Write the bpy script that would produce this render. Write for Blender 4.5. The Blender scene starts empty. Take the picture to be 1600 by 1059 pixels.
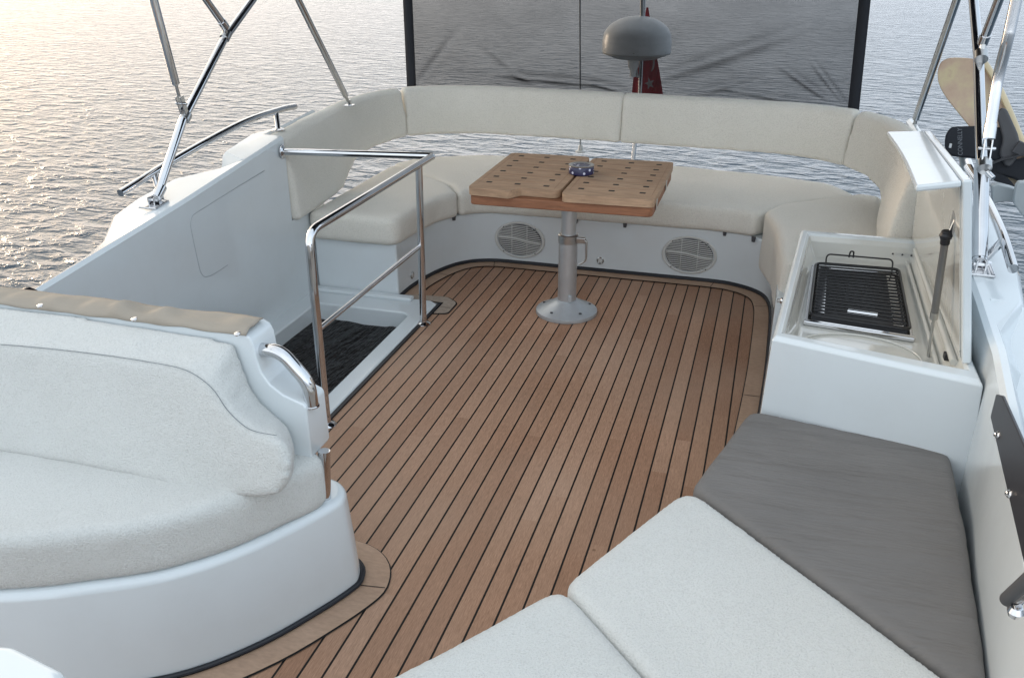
import bpy, bmesh, math, random
from mathutils import Vector, Matrix, noise
random.seed(7)
S = bpy.context.scene
col = S.collection
R = math.radians

# ------------------------------------------------------------------ camera
F_PX, CX, CY, CAM_H, DD = 1400.0, 800.0, 529.5, 1.70, 629.5
LL = math.hypot(F_PX, DD); CT = F_PX/LL; ST = DD/LL
YAW = math.atan2(440, LL); CP = math.cos(YAW); SP = math.sin(YAW)
cam_data = bpy.data.cameras.new('camera')
cam = bpy.data.objects.new('camera', cam_data); col.objects.link(cam)
cam.location = (0, 0, CAM_H)
cam.rotation_euler = (math.pi/2 - math.atan2(DD, F_PX), 0, YAW)
cam_data.sensor_width = 36; cam_data.lens = 36*F_PX/1600
cam_data.clip_start = 0.05; cam_data.clip_end = 20000
S.camera = cam
S.render.resolution_x = 1024; S.render.resolution_y = 677

# ------------------------------------------------------------------ sky, sun, exposure
SUN_EL, SUN_AZ = 7.0, -62.0       # low sun, off the left quarter (azimuth from +Y, negative = towards -X)
world = bpy.data.worlds.new('World'); S.world = world; world.use_nodes = True
wn = world.node_tree.nodes; wl = world.node_tree.links
bg = wn['Background']
sky = wn.new('ShaderNodeTexSky'); sky.sky_type = 'NISHITA'; sky.sun_disc = False
sky.sun_elevation = R(SUN_EL); sky.sun_rotation = R(SUN_AZ)
sky.air_density = 1.3; sky.dust_density = 3.0; sky.ozone_density = 2.0
# thin even dusk haze over the clear sky: pale band at the horizon, peach glow towards the low sun, blue-grey overhead
def wmath(op, a, b=None, clamp=False):
    q = wn.new('ShaderNodeMath'); q.operation = op; q.use_clamp = clamp
    for i, v in enumerate((a, b)):
        if v is None: continue
        if isinstance(v, (int, float)): q.inputs[i].default_value = v
        else: wl.new(v, q.inputs[i])
    return q.outputs[0]
def wscale(colr, fac, strength=1.0):
    q = wn.new('ShaderNodeVectorMath'); q.operation = 'SCALE'
    if isinstance(colr, tuple): q.inputs[0].default_value = colr
    else: wl.new(colr, q.inputs[0])
    if isinstance(fac, (int, float)): q.inputs['Scale'].default_value = fac
    else: wl.new(fac, q.inputs['Scale'])
    return q.outputs[0]
def wadd(a, b):
    q = wn.new('ShaderNodeVectorMath'); q.operation = 'ADD'; wl.new(a, q.inputs[0]); wl.new(b, q.inputs[1]); return q.outputs[0]
wtc = wn.new('ShaderNodeTexCoord'); wsep = wn.new('ShaderNodeSeparateXYZ'); wl.new(wtc.outputs['Generated'], wsep.inputs[0])
zz = wmath('MAXIMUM', wsep.outputs[2], 0.0)
hor = wmath('POWER', wmath('SUBTRACT', 1.0, zz), 3.0)
dotn = wn.new('ShaderNodeVectorMath'); dotn.operation = 'DOT_PRODUCT'; wl.new(wtc.outputs['Generated'], dotn.inputs[0])
dotn.inputs[1].default_value = (math.sin(R(SUN_AZ))*.985, math.cos(R(SUN_AZ))*.985, .17)
lobe = wmath('POWER', wmath('MAXIMUM', wmath('MULTIPLY_ADD', dotn.outputs['Value'], .5), 0.0), 1.0)
lobe.node.inputs[0].links[0].from_node.inputs[0].links[0].from_node.inputs[2].default_value = .5
lobe = wmath('POWER', lobe, 4.0)
dot2 = wn.new('ShaderNodeVectorMath'); dot2.operation = 'DOT_PRODUCT'; wl.new(wtc.outputs['Generated'], dot2.inputs[0])
dot2.inputs[1].default_value = (.25, -.93, .27)       # pale sky glow behind the viewer, added to brighten surfaces facing the camera
lobe2 = wmath('POWER', wmath('MAXIMUM', dot2.outputs['Value'], 0.0), 1.5)
cl_n = wn.new('ShaderNodeTexNoise'); cl_n.inputs['Scale'].default_value = 2.2; cl_n.inputs['Detail'].default_value = 5
cmp = wn.new('ShaderNodeMapping'); cmp.inputs['Scale'].default_value = (1, 1, 4); wl.new(wtc.outputs['Generated'], cmp.inputs[0]); wl.new(cmp.outputs[0], cl_n.inputs['Vector'])
cloud_f = wmath('MULTIPLY_ADD', cl_n.outputs[0], .5); cloud_f.node.inputs[2].default_value = .75
base = wadd(wadd(wscale((.375, .455, .545), 1.0), wscale((.27, .25, .215), lobe2)), wadd(wscale((.08, .085, .11), hor), wscale((.45, .29, .09), lobe)))
base = wscale(base, cloud_f)
total = wadd(wscale(sky.outputs[0], .02), base)
wl.new(total, bg.inputs['Color']); bg.inputs['Strength'].default_value = 1.0
sun_d = bpy.data.lights.new('sun', 'SUN'); sun_d.energy = 0.5; sun_d.angle = R(12); sun_d.color = (1, .80, .60)
sun = bpy.data.objects.new('sun', sun_d); col.objects.link(sun)
sd = Vector((math.sin(R(SUN_AZ))*math.cos(R(SUN_EL)), math.cos(R(SUN_AZ))*math.cos(R(SUN_EL)), math.sin(R(SUN_EL))))
sun.rotation_euler = sd.to_track_quat('Z', 'Y').to_euler()
S.view_settings.view_transform = 'Standard'; S.view_settings.look = 'None'
S.view_settings.gamma = 1; S.view_settings.exposure = 1.12

# ------------------------------------------------------------------ measuring helpers (photo ray -> metres)
def ray(u, v):
    x = u-CX; y = v-CY
    fw = F_PX*CT - y*ST; dn = F_PX*ST + y*CT
    return (-SP*fw+CP*x, CP*fw+SP*x, -dn)
def P(u, v, z):
    r = ray(u, v); t = (z-CAM_H)/r[2]; return (r[0]*t, r[1]*t, z)
def PY(u, v, Y):
    r = ray(u, v); t = Y/r[1]; return (r[0]*t, Y, CAM_H+r[2]*t)
def PX(u, v, X):
    r = ray(u, v); t = X/r[0]; return (X, r[1]*t, CAM_H+r[2]*t)
def PP(u, v, p0, n):
    r = Vector(ray(u, v)); c = Vector((0, 0, CAM_H)); p0 = Vector(p0); n = Vector(n)
    t = (p0-c).dot(n)/r.dot(n); return c + r*t

# ------------------------------------------------------------------ materials
def mat(name):
    m = bpy.data.materials.new(name); m.use_nodes = True
    nt = m.node_tree; return m, nt.nodes, nt.links, nt.nodes['Principled BSDF']
def N(nodes, t, **kw):
    n = nodes.new(t)
    for k, v in kw.items(): setattr(n, k, v)
    return n
def ramp(nodes, stops):
    r = nodes.new('ShaderNodeValToRGB'); e = r.color_ramp.elements
    e[0].position, e[0].color = stops[0][0], stops[0][1]
    e[1].position, e[1].color = stops[-1][0], stops[-1][1]
    for p, c in stops[1:-1]:
        x = e.new(p); x.color = c
    return r
def objco(nodes): return nodes.new('ShaderNodeTexCoord').outputs['Object']
def noise_tex(nodes, links, co, scale, detail=3, rough=.5, stretch=None):
    n = nodes.new('ShaderNodeTexNoise'); n.inputs['Scale'].default_value = scale
    n.inputs['Detail'].default_value = detail; n.inputs['Roughness'].default_value = rough
    if stretch:
        mp = nodes.new('ShaderNodeMapping'); mp.inputs['Scale'].default_value = stretch
        links.new(co, mp.inputs[0]); links.new(mp.outputs[0], n.inputs['Vector'])
    else: links.new(co, n.inputs['Vector'])
    return n
def bump(nodes, links, h, dist, strength=1, prev=None):
    b = nodes.new('ShaderNodeBump'); b.inputs['Strength'].default_value = strength
    b.inputs['Distance'].default_value = dist; links.new(h, b.inputs['Height'])
    if prev: links.new(prev, b.inputs['Normal'])
    return b.outputs['Normal']
def c4(r, g, b): return (r, g, b, 1)

def gelcoat(name, c, rough=.18):
    m, n, l, b = mat(name); co = objco(n)
    t = noise_tex(n, l, co, 1.6, 3, .5)
    r = ramp(n, [(.3, c4(*[x*.97 for x in c])), (.7, c4(*c))])
    l.new(t.outputs[0], r.inputs[0])
    dt = noise_tex(n, l, co, 6, 7, .72); rd = ramp(n, [(.30, c4(.975, .97, .965)), (.55, c4(1, 1, 1))]); l.new(dt.outputs[0], rd.inputs[0])
    md = n.new('ShaderNodeMix'); md.data_type = 'RGBA'; md.blend_type = 'MULTIPLY'; md.inputs[0].default_value = 1; l.new(r.outputs[0], md.inputs[6]); l.new(rd.outputs[0], md.inputs[7]); l.new(md.outputs[2], b.inputs['Base Color'])
    b.inputs['Coat Weight'].default_value = .5; b.inputs['Coat Roughness'].default_value = .05
    t2 = noise_tex(n, l, co, 14, 4, .6)
    r2 = ramp(n, [(.25, c4(rough*.85, rough*.85, rough*.85)), (.75, c4(rough*1.3, rough*1.3, rough*1.3))])
    l.new(t2.outputs[0], r2.inputs[0]); l.new(r2.outputs[0], b.inputs['Roughness'])
    t3 = noise_tex(n, l, co, 3, 1)
    l.new(bump(n, l, t3.outputs[0], .002, .25), b.inputs['Normal'])
    b.inputs['IOR'].default_value = 1.5
    return m
M_GEL = gelcoat('white gelcoat', (.67, .715, .735), .16)
M_CREAM = gelcoat('cream gelcoat', (.64, .645, .61), .10)

def terry(name, c, c2, sc=1.0, h=.006):
    m, n, l, b = mat(name); co = objco(n)
    t = noise_tex(n, l, co, 620*sc, 3, .65)
    t2 = noise_tex(n, l, co, 230*sc, 3, .6)
    t3 = noise_tex(n, l, co, 2.2, 4, .6)
    r = ramp(n, [(.32, c4(*c2)), (.68, c4(*c))]); l.new(t3.outputs[0], r.inputs[0])
    mx = n.new('ShaderNodeMix'); mx.data_type = 'RGBA'; mx.blend_type = 'MULTIPLY'; mx.inputs[0].default_value = 1
    r3 = ramp(n, [(.34, c4(.89, .89, .885)), (.52, c4(1, 1, 1))]); l.new(t2.outputs[0], r3.inputs[0])
    l.new(r.outputs[0], mx.inputs[6]); l.new(r3.outputs[0], mx.inputs[7]); l.new(mx.outputs[2], b.inputs['Base Color'])
    nb = bump(n, l, t2.outputs[0], h, .6); nb = bump(n, l, t.outputs[0], h*.4, .5, nb)
    l.new(nb, b.inputs['Normal']); b.inputs['Roughness'].default_value = .95
    b.inputs['Sheen Weight'].default_value = .25; b.inputs['Sheen Roughness'].default_value = .6
    b.inputs['Specular IOR Level'].default_value = .15
    return m
M_TERRY = terry('white terry cloth', (.69, .695, .67), (.65, .655, .63), .95, .010)
M_TERRY2 = terry('cream terry cloth', (.80, .765, .69), (.76, .725, .645), .75, .009)

def fabric(name, c, sc=500, wr=None):
    m, n, l, b = mat(name); co = objco(n)
    t = noise_tex(n, l, co, sc, 2, .6)
    t2 = noise_tex(n, l, co, 3, 3, .6)
    r = ramp(n, [(.3, c4(*[x*.88 for x in c])), (.7, c4(*c))]); l.new(t2.outputs[0], r.inputs[0])
    l.new(r.outputs[0], b.inputs['Base Color'])
    nb = bump(n, l, t.outputs[0], .0008, .5)
    if wr:
        w = noise_tex(n, l, co, wr[0], 4, .55, wr[1]); nb = bump(n, l, w.outputs[0], wr[2], 1, nb)
    l.new(nb, b.inputs['Normal']); b.inputs['Roughness'].default_value = .85
    b.inputs['Specular IOR Level'].default_value = .25
    return m
M_GREY = fabric('grey canvas', (.185, .175, .167), 600, (3.2, (.9, 4.0, 1), .024))
M_BEIGE = fabric('beige cover cloth', (.36, .315, .26), 600, (9, (1, 3, 1), .006))
M_CANOPY = fabric('navy canopy canvas', (.035, .04, .055), 500)

def simple(name, c, rough=.5, metal=0, bmp=None, coat=0):
    m, n, l, b = mat(name); co = objco(n)
    t = noise_tex(n, l, co, 9, 4, .6)
    r = ramp(n, [(.3, c4(*[x*.88 for x in c])), (.7, c4(*c))]); l.new(t.outputs[0], r.inputs[0])
    l.new(r.outputs[0], b.inputs['Base Color']); b.inputs['Roughness'].default_value = rough
    b.inputs['Metallic'].default_value = metal
    if bmp:
        t2 = noise_tex(n, l, co, bmp[0], 3); l.new(bump(n, l, t2.outputs[0], bmp[1], .6), b.inputs['Normal'])
    if coat: b.inputs['Coat Weight'].default_value = coat
    return m
M_CHROME = simple('polished stainless steel', (.68, .68, .69), .07, 1)
M_STEEL = simple('dull stainless steel', (.55, .55, .54), .28, 1)
M_ALU = simple('anodised aluminium', (.58, .59, .60), .42, .75, (60, .0006))
M_CASTALU = simple('painted cast aluminium', (.52, .55, .57), .38, .45, (90, .0005))
M_RUBBER = simple('black rubber', (.010, .011, .016), .45)
M_BLACK = simple('black enamel', (.012, .012, .014), .35)
M_NEOPRENE = simple('black neoprene', (.010, .012, .018), .75, 0, (120, .001))
M_PLASTIC = simple('dark grey plastic', (.06, .06, .065), .5)
M_WPLASTIC = simple('off white plastic', (.60, .60, .575), .45)
M_DOME = simple('white antenna plastic', (.92, .94, .95), .3)
M_SLOT = simple('dark gap', (.02, .02, .02), .9)
M_ACRYL = simple('smoked acrylic', (.008, .007, .012), .42)
M_GREYPL = simple('light grey rack metal', (.42, .45, .46), .4, .2)
M_WHITE = simple('white mark', (.7, .7, .7), .5)
M_LETTER = simple('grey lettering', (.16, .17, .19), .5)
M_RED = simple('red flag cloth', (.38, .008, .018), .8)
M_THREAD = simple('seam thread', (.22, .24, .25), .9)
M_THREADG = simple('dark seam thread', (.11, .10, .09), .9)
M_CAULK = simple('black caulk', (.012, .011, .010), .7)
M_ANT = simple('grey fibreglass whip', (.35, .37, .38), .4)

# teak deck: planks along Y, 60 mm pitch
def teak_deck():
    m, n, l, b = mat('teak deck planks')
    g = n.new('ShaderNodeNewGeometry'); sx = n.new('ShaderNodeSeparateXYZ'); l.new(g.outputs['Position'], sx.inputs[0])
    def ma(op, a, bb=None):
        q = n.new('ShaderNodeMath'); q.operation = op
        for i, v in enumerate((a, bb)):
            if v is None: continue
            if isinstance(v, (int, float)): q.inputs[i].default_value = v
            else: l.new(v, q.inputs[i])
        return q.outputs[0]
    k = ma('DIVIDE', ma('ADD', sx.outputs[0], .75), .06)
    fl = ma('FLOOR', k); fr = ma('SUBTRACT', k, fl)
    d = ma('MINIMUM', fr, ma('SUBTRACT', 1.0, fr))
    seam = ma('LESS_THAN', d, .052)
    wn_ = n.new('ShaderNodeTexWhiteNoise'); wn_.noise_dimensions = '1D'; l.new(fl, wn_.inputs['W'])
    # plank lengths: butt joints give each plank two or three tones
    wn2 = n.new('ShaderNodeTexWhiteNoise'); wn2.noise_dimensions = '2D'
    cv = n.new('ShaderNodeCombineXYZ')
    off = ma('MULTIPLY', wn_.outputs['Value'], 1.7)
    seg = ma('FLOOR', ma('DIVIDE', ma('ADD', sx.outputs[1], off), 1.9))
    l.new(fl, cv.inputs[0]); l.new(seg, cv.inputs[1]); l.new(cv.outputs[0], wn2.inputs['Vector'])
    cvo = n.new('ShaderNodeCombineXYZ')
    l.new(sx.outputs[0], cvo.inputs[0]); l.new(ma('ADD', sx.outputs[1], ma('MULTIPLY', wn2.outputs['Value'], 9)), cvo.inputs[1])
    grain = noise_tex(n, l, cvo.outputs[0], 26, 6, .62, (11, .45, 1))
    fine = noise_tex(n, l, cvo.outputs[0], 120, 5, .7, (5, .35, 1))
    blot = noise_tex(n, l, g.outputs['Position'], 2.3, 5, .6)
    r1 = ramp(n, [(.0, c4(.335, .190, .120)), (.5, c4(.395, .235, .152)), (1, c4(.45, .285, .195))])
    l.new(wn2.outputs['Value'], r1.inputs[0])
    def mulc(a, fac, lo, hi):
        rr = ramp(n, [(.3, c4(*lo)), (.7, c4(*hi))]); l.new(fac, rr.inputs[0])
        mx = n.new('ShaderNodeMix'); mx.data_type = 'RGBA'; mx.blend_type = 'MULTIPLY'; mx.inputs[0].default_value = 1
        l.new(a, mx.inputs[6]); l.new(rr.outputs[0], mx.inputs[7]); return mx.outputs[2]
    c = mulc(r1.outputs[0], grain.outputs[0], (.80, .77, .74), (1.12, 1.10, 1.10))
    c = mulc(c, fine.outputs[0], (.66, .64, .62), (1.22, 1.22, 1.22))
    c = mulc(c, blot.outputs[0], (.90, .88, .86), (1.06, 1.06, 1.06))
    wear = noise_tex(n, l, g.outputs['Position'], 1.1, 3, .5)
    rw = ramp(n, [(.42, c4(0, 0, 0)), (.68, c4(.40, .40, .40))]); l.new(wear.outputs[0], rw.inputs[0])
    mw = n.new('ShaderNodeMix'); mw.data_type = 'RGBA'; l.new(rw.outputs[0], mw.inputs[0]); l.new(c, mw.inputs[6]); mw.inputs[7].default_value = c4(.42, .30, .22); c = mw.outputs[2]
    spot = n.new('ShaderNodeTexVoronoi'); spot.inputs['Scale'].default_value = 4.2; l.new(g.outputs['Position'], spot.inputs['Vector'])
    rs_ = ramp(n, [(.0, c4(.45, .38, .33)), (.018, c4(.55, .5, .45)), (.030, c4(1, 1, 1)), (1, c4(1, 1, 1))]); l.new(spot.outputs['Distance'], rs_.inputs[0])
    ms_ = n.new('ShaderNodeMix'); ms_.data_type = 'RGBA'; ms_.blend_type = 'MULTIPLY'; ms_.inputs[0].default_value = .8; l.new(c, ms_.inputs[6]); l.new(rs_.outputs[0], ms_.inputs[7]); c = ms_.outputs[2]
    mx = n.new('ShaderNodeMix'); mx.data_type = 'RGBA'; l.new(seam, mx.inputs[0]); l.new(c, mx.inputs[6]); mx.inputs[7].default_value = c4(.006, .005, .004)
    l.new(mx.outputs[2], b.inputs['Base Color']); b.inputs['Roughness'].default_value = .62
    b.inputs['Specular IOR Level'].default_value = .3
    nb = bump(n, l, fine.outputs[0], .0008, .6)
    l.new(nb, b.inputs['Normal'])
    return m
M_DECK = teak_deck()
def teak(name, c, stretch, sc=30, dark=.75):
    m, n, l, b = mat(name); co = objco(n)
    g = noise_tex(n, l, co, sc, 6, .65, stretch); bl = noise_tex(n, l, co, 4, 5, .6)
    r = ramp(n, [(.28, c4(*[x*dark for x in c])), (.72, c4(*[x*1.12 for x in c]))]); l.new(g.outputs[0], r.inputs[0])
    mx = n.new('ShaderNodeMix'); mx.data_type = 'RGBA'; mx.blend_type = 'MULTIPLY'; mx.inputs[0].default_value = 1
    r2 = ramp(n, [(.3, c4(.84, .80, .76)), (.7, c4(1.06, 1.05, 1.04))]); l.new(bl.outputs[0], r2.inputs[0])
    l.new(r.outputs[0], mx.inputs[6]); l.new(r2.outputs[0], mx.inputs[7]); l.new(mx.outputs[2], b.inputs['Base Color'])
    b.inputs['Roughness'].default_value = .6
    l.new(bump(n, l, g.outputs[0], .001, .5), b.inputs['Normal'])
    return m
M_MARGIN = teak('teak margin board', (.42, .285, .20), (2.2, 6, 1), 16, .82)
M_TABLE = teak('weathered teak table', (.49, .325, .21), (1, 9, 9), 9, .60)
M_TABLE2 = teak('oiled teak underside leaf', (.33, .145, .075), (1, 9, 9), 9, .6)

def mesh_screen():
    m, n, l, b = mat('grey mesh screen'); co = objco(n)
    tr = n.new('ShaderNodeBsdfTransparent'); mx = n.new('ShaderNodeMixShader'); out = n['Material Output']
    fold = noise_tex(n, l, co, 2.2, 4, .6, (1, 1, 2.0))
    weave = noise_tex(n, l, co, 300, 1)
    r = ramp(n, [(.3, c4(.65, .65, .65)), (.75, c4(.75, .75, .75))]); l.new(fold.outputs[0], r.inputs[0])
    a = n.new('ShaderNodeMath'); a.operation = 'ADD'
    s = n.new('ShaderNodeMath'); s.operation = 'MULTIPLY_ADD'; l.new(weave.outputs[0], s.inputs[0]); s.inputs[1].default_value = .10; s.inputs[2].default_value = -.05
    l.new(r.outputs[0], a.inputs[0]); l.new(s.outputs[0], a.inputs[1])
    lw = n.new('ShaderNodeLayerWeight'); lw.inputs[0].default_value = .5
    pw = n.new('ShaderNodeMath'); pw.operation = 'POWER'; l.new(lw.outputs['Facing'], pw.inputs[0]); pw.inputs[1].default_value = 1.6
    ad = n.new('ShaderNodeMath'); ad.operation = 'MULTIPLY_ADD'; l.new(pw.outputs[0], ad.inputs[0]); ad.inputs[1].default_value = .55; l.new(a.outputs[0], ad.inputs[2]); ad.use_clamp = True
    l.new(ad.outputs[0], mx.inputs[0]); l.new(tr.outputs[0], mx.inputs[1]); l.new(b.outputs[0], mx.inputs[2])
    l.new(mx.outputs[0], out.inputs['Surface'])
    b.inputs['Base Color'].default_value = c4(.022, .022, .024); b.inputs['Roughness'].default_value = .9
    b.inputs['Specular IOR Level'].default_value = .1
    return m
M_MESH = mesh_screen()

def water():
    m, n, l, b = mat('sea water')
    g = n.new('ShaderNodeNewGeometry')
    b.inputs['Base Color'].default_value = c4(.040, .062, .082); b.inputs['Roughness'].default_value = .06
    b.inputs['IOR'].default_value = 1.33
    mp = n.new('ShaderNodeMapping'); mp.inputs['Rotation'].default_value = (0, 0, R(12)); l.new(g.outputs['Position'], mp.inputs[0])
    co = mp.outputs[0]
    a = noise_tex(n, l, co, 2.4, 4, .5, (.55, 1, 1)); a.inputs['Distortion'].default_value = .35
    c = noise_tex(n, l, co, 7.0, 4, .6, (.7, 1, 1))
    pk = n.new('ShaderNodeMath'); pk.operation = 'POWER'; l.new(a.outputs[0], pk.inputs[0]); pk.inputs[1].default_value = 3.2
    big = noise_tex(n, l, co, .35, 3, .5, (.5, 1, 1))
    nb = bump(n, l, pk.outputs[0], .44, 1); nb = bump(n, l, big.outputs[0], .12, 1, nb); nb = bump(n, l, c.outputs[0], .016, 1, nb)
    l.new(nb, b.inputs['Normal'])
    return m
M_SEA = water()

def board_mat():
    m, n, l, b = mat('faded wakeboard laminate'); co = objco(n)
    t = noise_tex(n, l, co, 7, 5, .6); r = ramp(n, [(.3, c4(.42, .27, .18)), (.5, c4(.54, .39, .28)), (.66, c4(.60, .50, .30)), (.75, c4(.50, .34, .25))])
    l.new(t.outputs[0], r.inputs[0]); l.new(r.outputs[0], b.inputs['Base Color']); b.inputs['Roughness'].default_value = .3
    return m
M_BOARD = board_mat()
M_BOARDEDGE = simple('pale board edge', (.62, .50, .30), .35)
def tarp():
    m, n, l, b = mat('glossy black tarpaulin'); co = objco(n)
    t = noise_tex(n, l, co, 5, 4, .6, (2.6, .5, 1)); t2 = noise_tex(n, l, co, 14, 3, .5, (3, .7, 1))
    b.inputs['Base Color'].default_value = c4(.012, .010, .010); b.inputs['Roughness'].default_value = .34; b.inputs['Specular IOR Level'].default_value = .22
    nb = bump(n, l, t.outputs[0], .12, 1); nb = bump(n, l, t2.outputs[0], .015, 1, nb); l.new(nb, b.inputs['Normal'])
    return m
M_TARP = tarp()
def floral():
    m, n, l, b = mat('navy enamel with white flowers'); co = objco(n)
    v = n.new('ShaderNodeTexVoronoi'); v.inputs['Scale'].default_value = 48; l.new(co, v.inputs['Vector'])
    r = ramp(n, [(.0, c4(.65, .66, .75)), (.26, c4(.6, .6, .72)), (.32, c4(.02, .02, .07)), (1, c4(.02, .02, .07))])
    l.new(v.outputs['Distance'], r.inputs[0]); l.new(r.outputs[0], b.inputs['Base Color']); b.inputs['Roughness'].default_value = .25
    return m
M_FLORAL = floral()

# ------------------------------------------------------------------ object helpers
def tag(o, label=None, cat=None, group=None, kind=None):
    if label: o['label'] = label
    if cat: o['category'] = cat
    if group: o['group'] = group
    if kind: o['kind'] = kind
    return o
def empty(name, loc, label, cat, group=None):
    o = bpy.data.objects.new(name, None); o.location = loc; o.empty_display_size = .1
    col.objects.link(o); return tag(o, label, cat, group)
def adopt(o, parent):
    if parent is not None:
        o.parent = parent
        p = parent; M = Matrix.Identity(4); chain = []
        while p is not None: chain.append(p); p = p.parent
        for q in reversed(chain): M = M @ q.matrix_parent_inverse @ Matrix.LocRotScale(q.location, q.rotation_euler, q.scale)
        o.matrix_parent_inverse = M.inverted()
    return o
def link(name, me, mats, parent=None, smooth=True):
    o = bpy.data.objects.new(name, me); col.objects.link(o)
    for m in (mats if isinstance(mats, (list, tuple)) else [mats]): me.materials.append(m)
    if smooth: me.polygons.foreach_set('use_smooth', [True]*len(me.polygons))
    return adopt(o, parent)
def from_bm(name, bm, mats, parent=None, smooth=True):
    bmesh.ops.recalc_face_normals(bm, faces=bm.faces)
    me = bpy.data.meshes.new(name); bm.to_mesh(me); bm.free()
    return link(name, me, mats, parent, smooth)
def bevel(o, w, seg=3, ang=35):
    b = o.modifiers.new('bevel', 'BEVEL'); b.width = w; b.segments = seg; b.limit_method = 'ANGLE'; b.angle_limit = R(ang)
    b.harden_normals = True; return o
def rounded(poly, r, n=5):
    """round the corners of a 2D polygon; r may be a list"""
    out = []; m = len(poly)
    for i in range(m):
        p = Vector(poly[i]).to_2d(); a = Vector(poly[i-1]).to_2d(); b = Vector(poly[(i+1) % m]).to_2d()
        rr = r[i] if isinstance(r, (list, tuple)) else r
        if rr <= 0: out.append(tuple(p)); continue
        d1 = (a-p); d2 = (b-p); l1 = d1.length; l2 = d2.length; d1.normalize(); d2.normalize()
        ang = math.acos(max(-1, min(1, d1.dot(d2)))); t = min(rr/math.tan(ang/2), l1*.48, l2*.48)
        s = p+d1*t; e = p+d2*t
        for k in range(n+1):
            q = k/n; out.append(tuple((1-q)**2*s + 2*q*(1-q)*p + q*q*e))
    return out
def add_prism(bm, poly, z0, z1, fn=None, mi=0):
    """poly 2D; fn(x,y,z)->3D"""
    fn = fn or (lambda x, y, z: (x, y, z))
    lo = [bm.verts.new(fn(x, y, z0)) for x, y in poly]; hi = [bm.verts.new(fn(x, y, z1)) for x, y in poly]
    n = len(poly); fs = [bm.faces.new(hi), bm.faces.new(lo[::-1])]
    for i in range(n): fs.append(bm.faces.new((lo[i], lo[(i+1) % n], hi[(i+1) % n], hi[i])))
    for f in fs: f.material_index = mi
    return bm
def prism(name, poly, z0, z1, m, parent=None, fn=None, bev=0, seg=3, smooth=None):
    bm = bmesh.new(); add_prism(bm, poly, z0, z1, fn)
    o = from_bm(name, bm, m, parent, bev > 0 if smooth is None else smooth)
    if bev: bevel(o, bev, seg)
    return o
def xz(y_is):  # 2D (x,z) extruded along y
    return lambda a, b, c: (a, c, b)
def box(bm, c, s, rot=None, mi=0):
    ret = bmesh.ops.create_cube(bm, size=1); vs = ret['verts']
    for v in vs:
        p = Vector((v.co.x*s[0], v.co.y*s[1], v.co.z*s[2]))
        if rot is not None: p = rot @ p
        v.co = p+Vector(c)
    for f in {f for v in vs for f in v.link_faces}: f.material_index = mi
def smooth_path(pts, k=6):
    pts = [Vector(p) for p in pts]; out = []
    for i in range(len(pts)-1):
        p0 = pts[max(i-1, 0)]; p1 = pts[i]; p2 = pts[i+1]; p3 = pts[min(i+2, len(pts)-1)]
        for j in range(k):
            t = j/k
            out.append(.5*((2*p1)+(-p0+p2)*t+(2*p0-5*p1+4*p2-p3)*t*t+(-p0+3*p1-3*p2+p3)*t**3))
    out.append(pts[-1]); return out
def fillet(pts, r, n=6):
    pts = [Vector(p) for p in pts]; out = [pts[0]]
    for i in range(1, len(pts)-1):
        p = pts[i]; d1 = (pts[i-1]-p); d2 = (pts[i+1]-p); l1 = d1.length; l2 = d2.length; d1.normalize(); d2.normalize()
        t = min(r, l1*.45, l2*.45); s = p+d1*t; e = p+d2*t
        for k in range(n+1):
            q = k/n; out.append((1-q)**2*s+2*q*(1-q)*p+q*q*e)
    out.append(pts[-1]); return out
def add_tube(bm, pts, r, res=16, cap=True, mi=0, flat=None):
    pts = [Vector(p) for p in pts]; rs = r if isinstance(r, (list, tuple)) else [r]*len(pts)
    tan = []
    for i in range(len(pts)):
        t = (pts[min(i+1, len(pts)-1)]-pts[max(i-1, 0)]); tan.append(t.normalized())
    up = Vector((0, 0, 1)) if abs(tan[0].z) < .9 else Vector((0, 1, 0))
    nrm = (up-tan[0]*up.dot(tan[0])).normalized(); rings = []
    for i, p in enumerate(pts):
        if i: nrm = (nrm-tan[i]*nrm.dot(tan[i])).normalized()
        bn = tan[i].cross(nrm); ring = []
        for k in range(res):
            a = 2*math.pi*k/res; fy = flat if flat else 1
            ring.append(bm.verts.new(p+(nrm*math.cos(a)*fy+bn*math.sin(a))*rs[i]))
        rings.append(ring)
    for i in range(len(rings)-1):
        for k in range(res):
            f = bm.faces.new((rings[i][k], rings[i][(k+1) % res], rings[i+1][(k+1) % res], rings[i+1][k])); f.material_index = mi
    if cap:
        f = bm.faces.new(rings[0][::-1]); f.material_index = mi; f = bm.faces.new(rings[-1]); f.material_index = mi
    return bm
def tube(name, pts, r, m, parent=None, res=16, flat=None):
    bm = bmesh.new(); add_tube(bm, pts, r, res, flat=flat); o = from_bm(name, bm, m, parent)
    o.data.set_sharp_from_angle(angle=R(50)); return o
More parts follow.
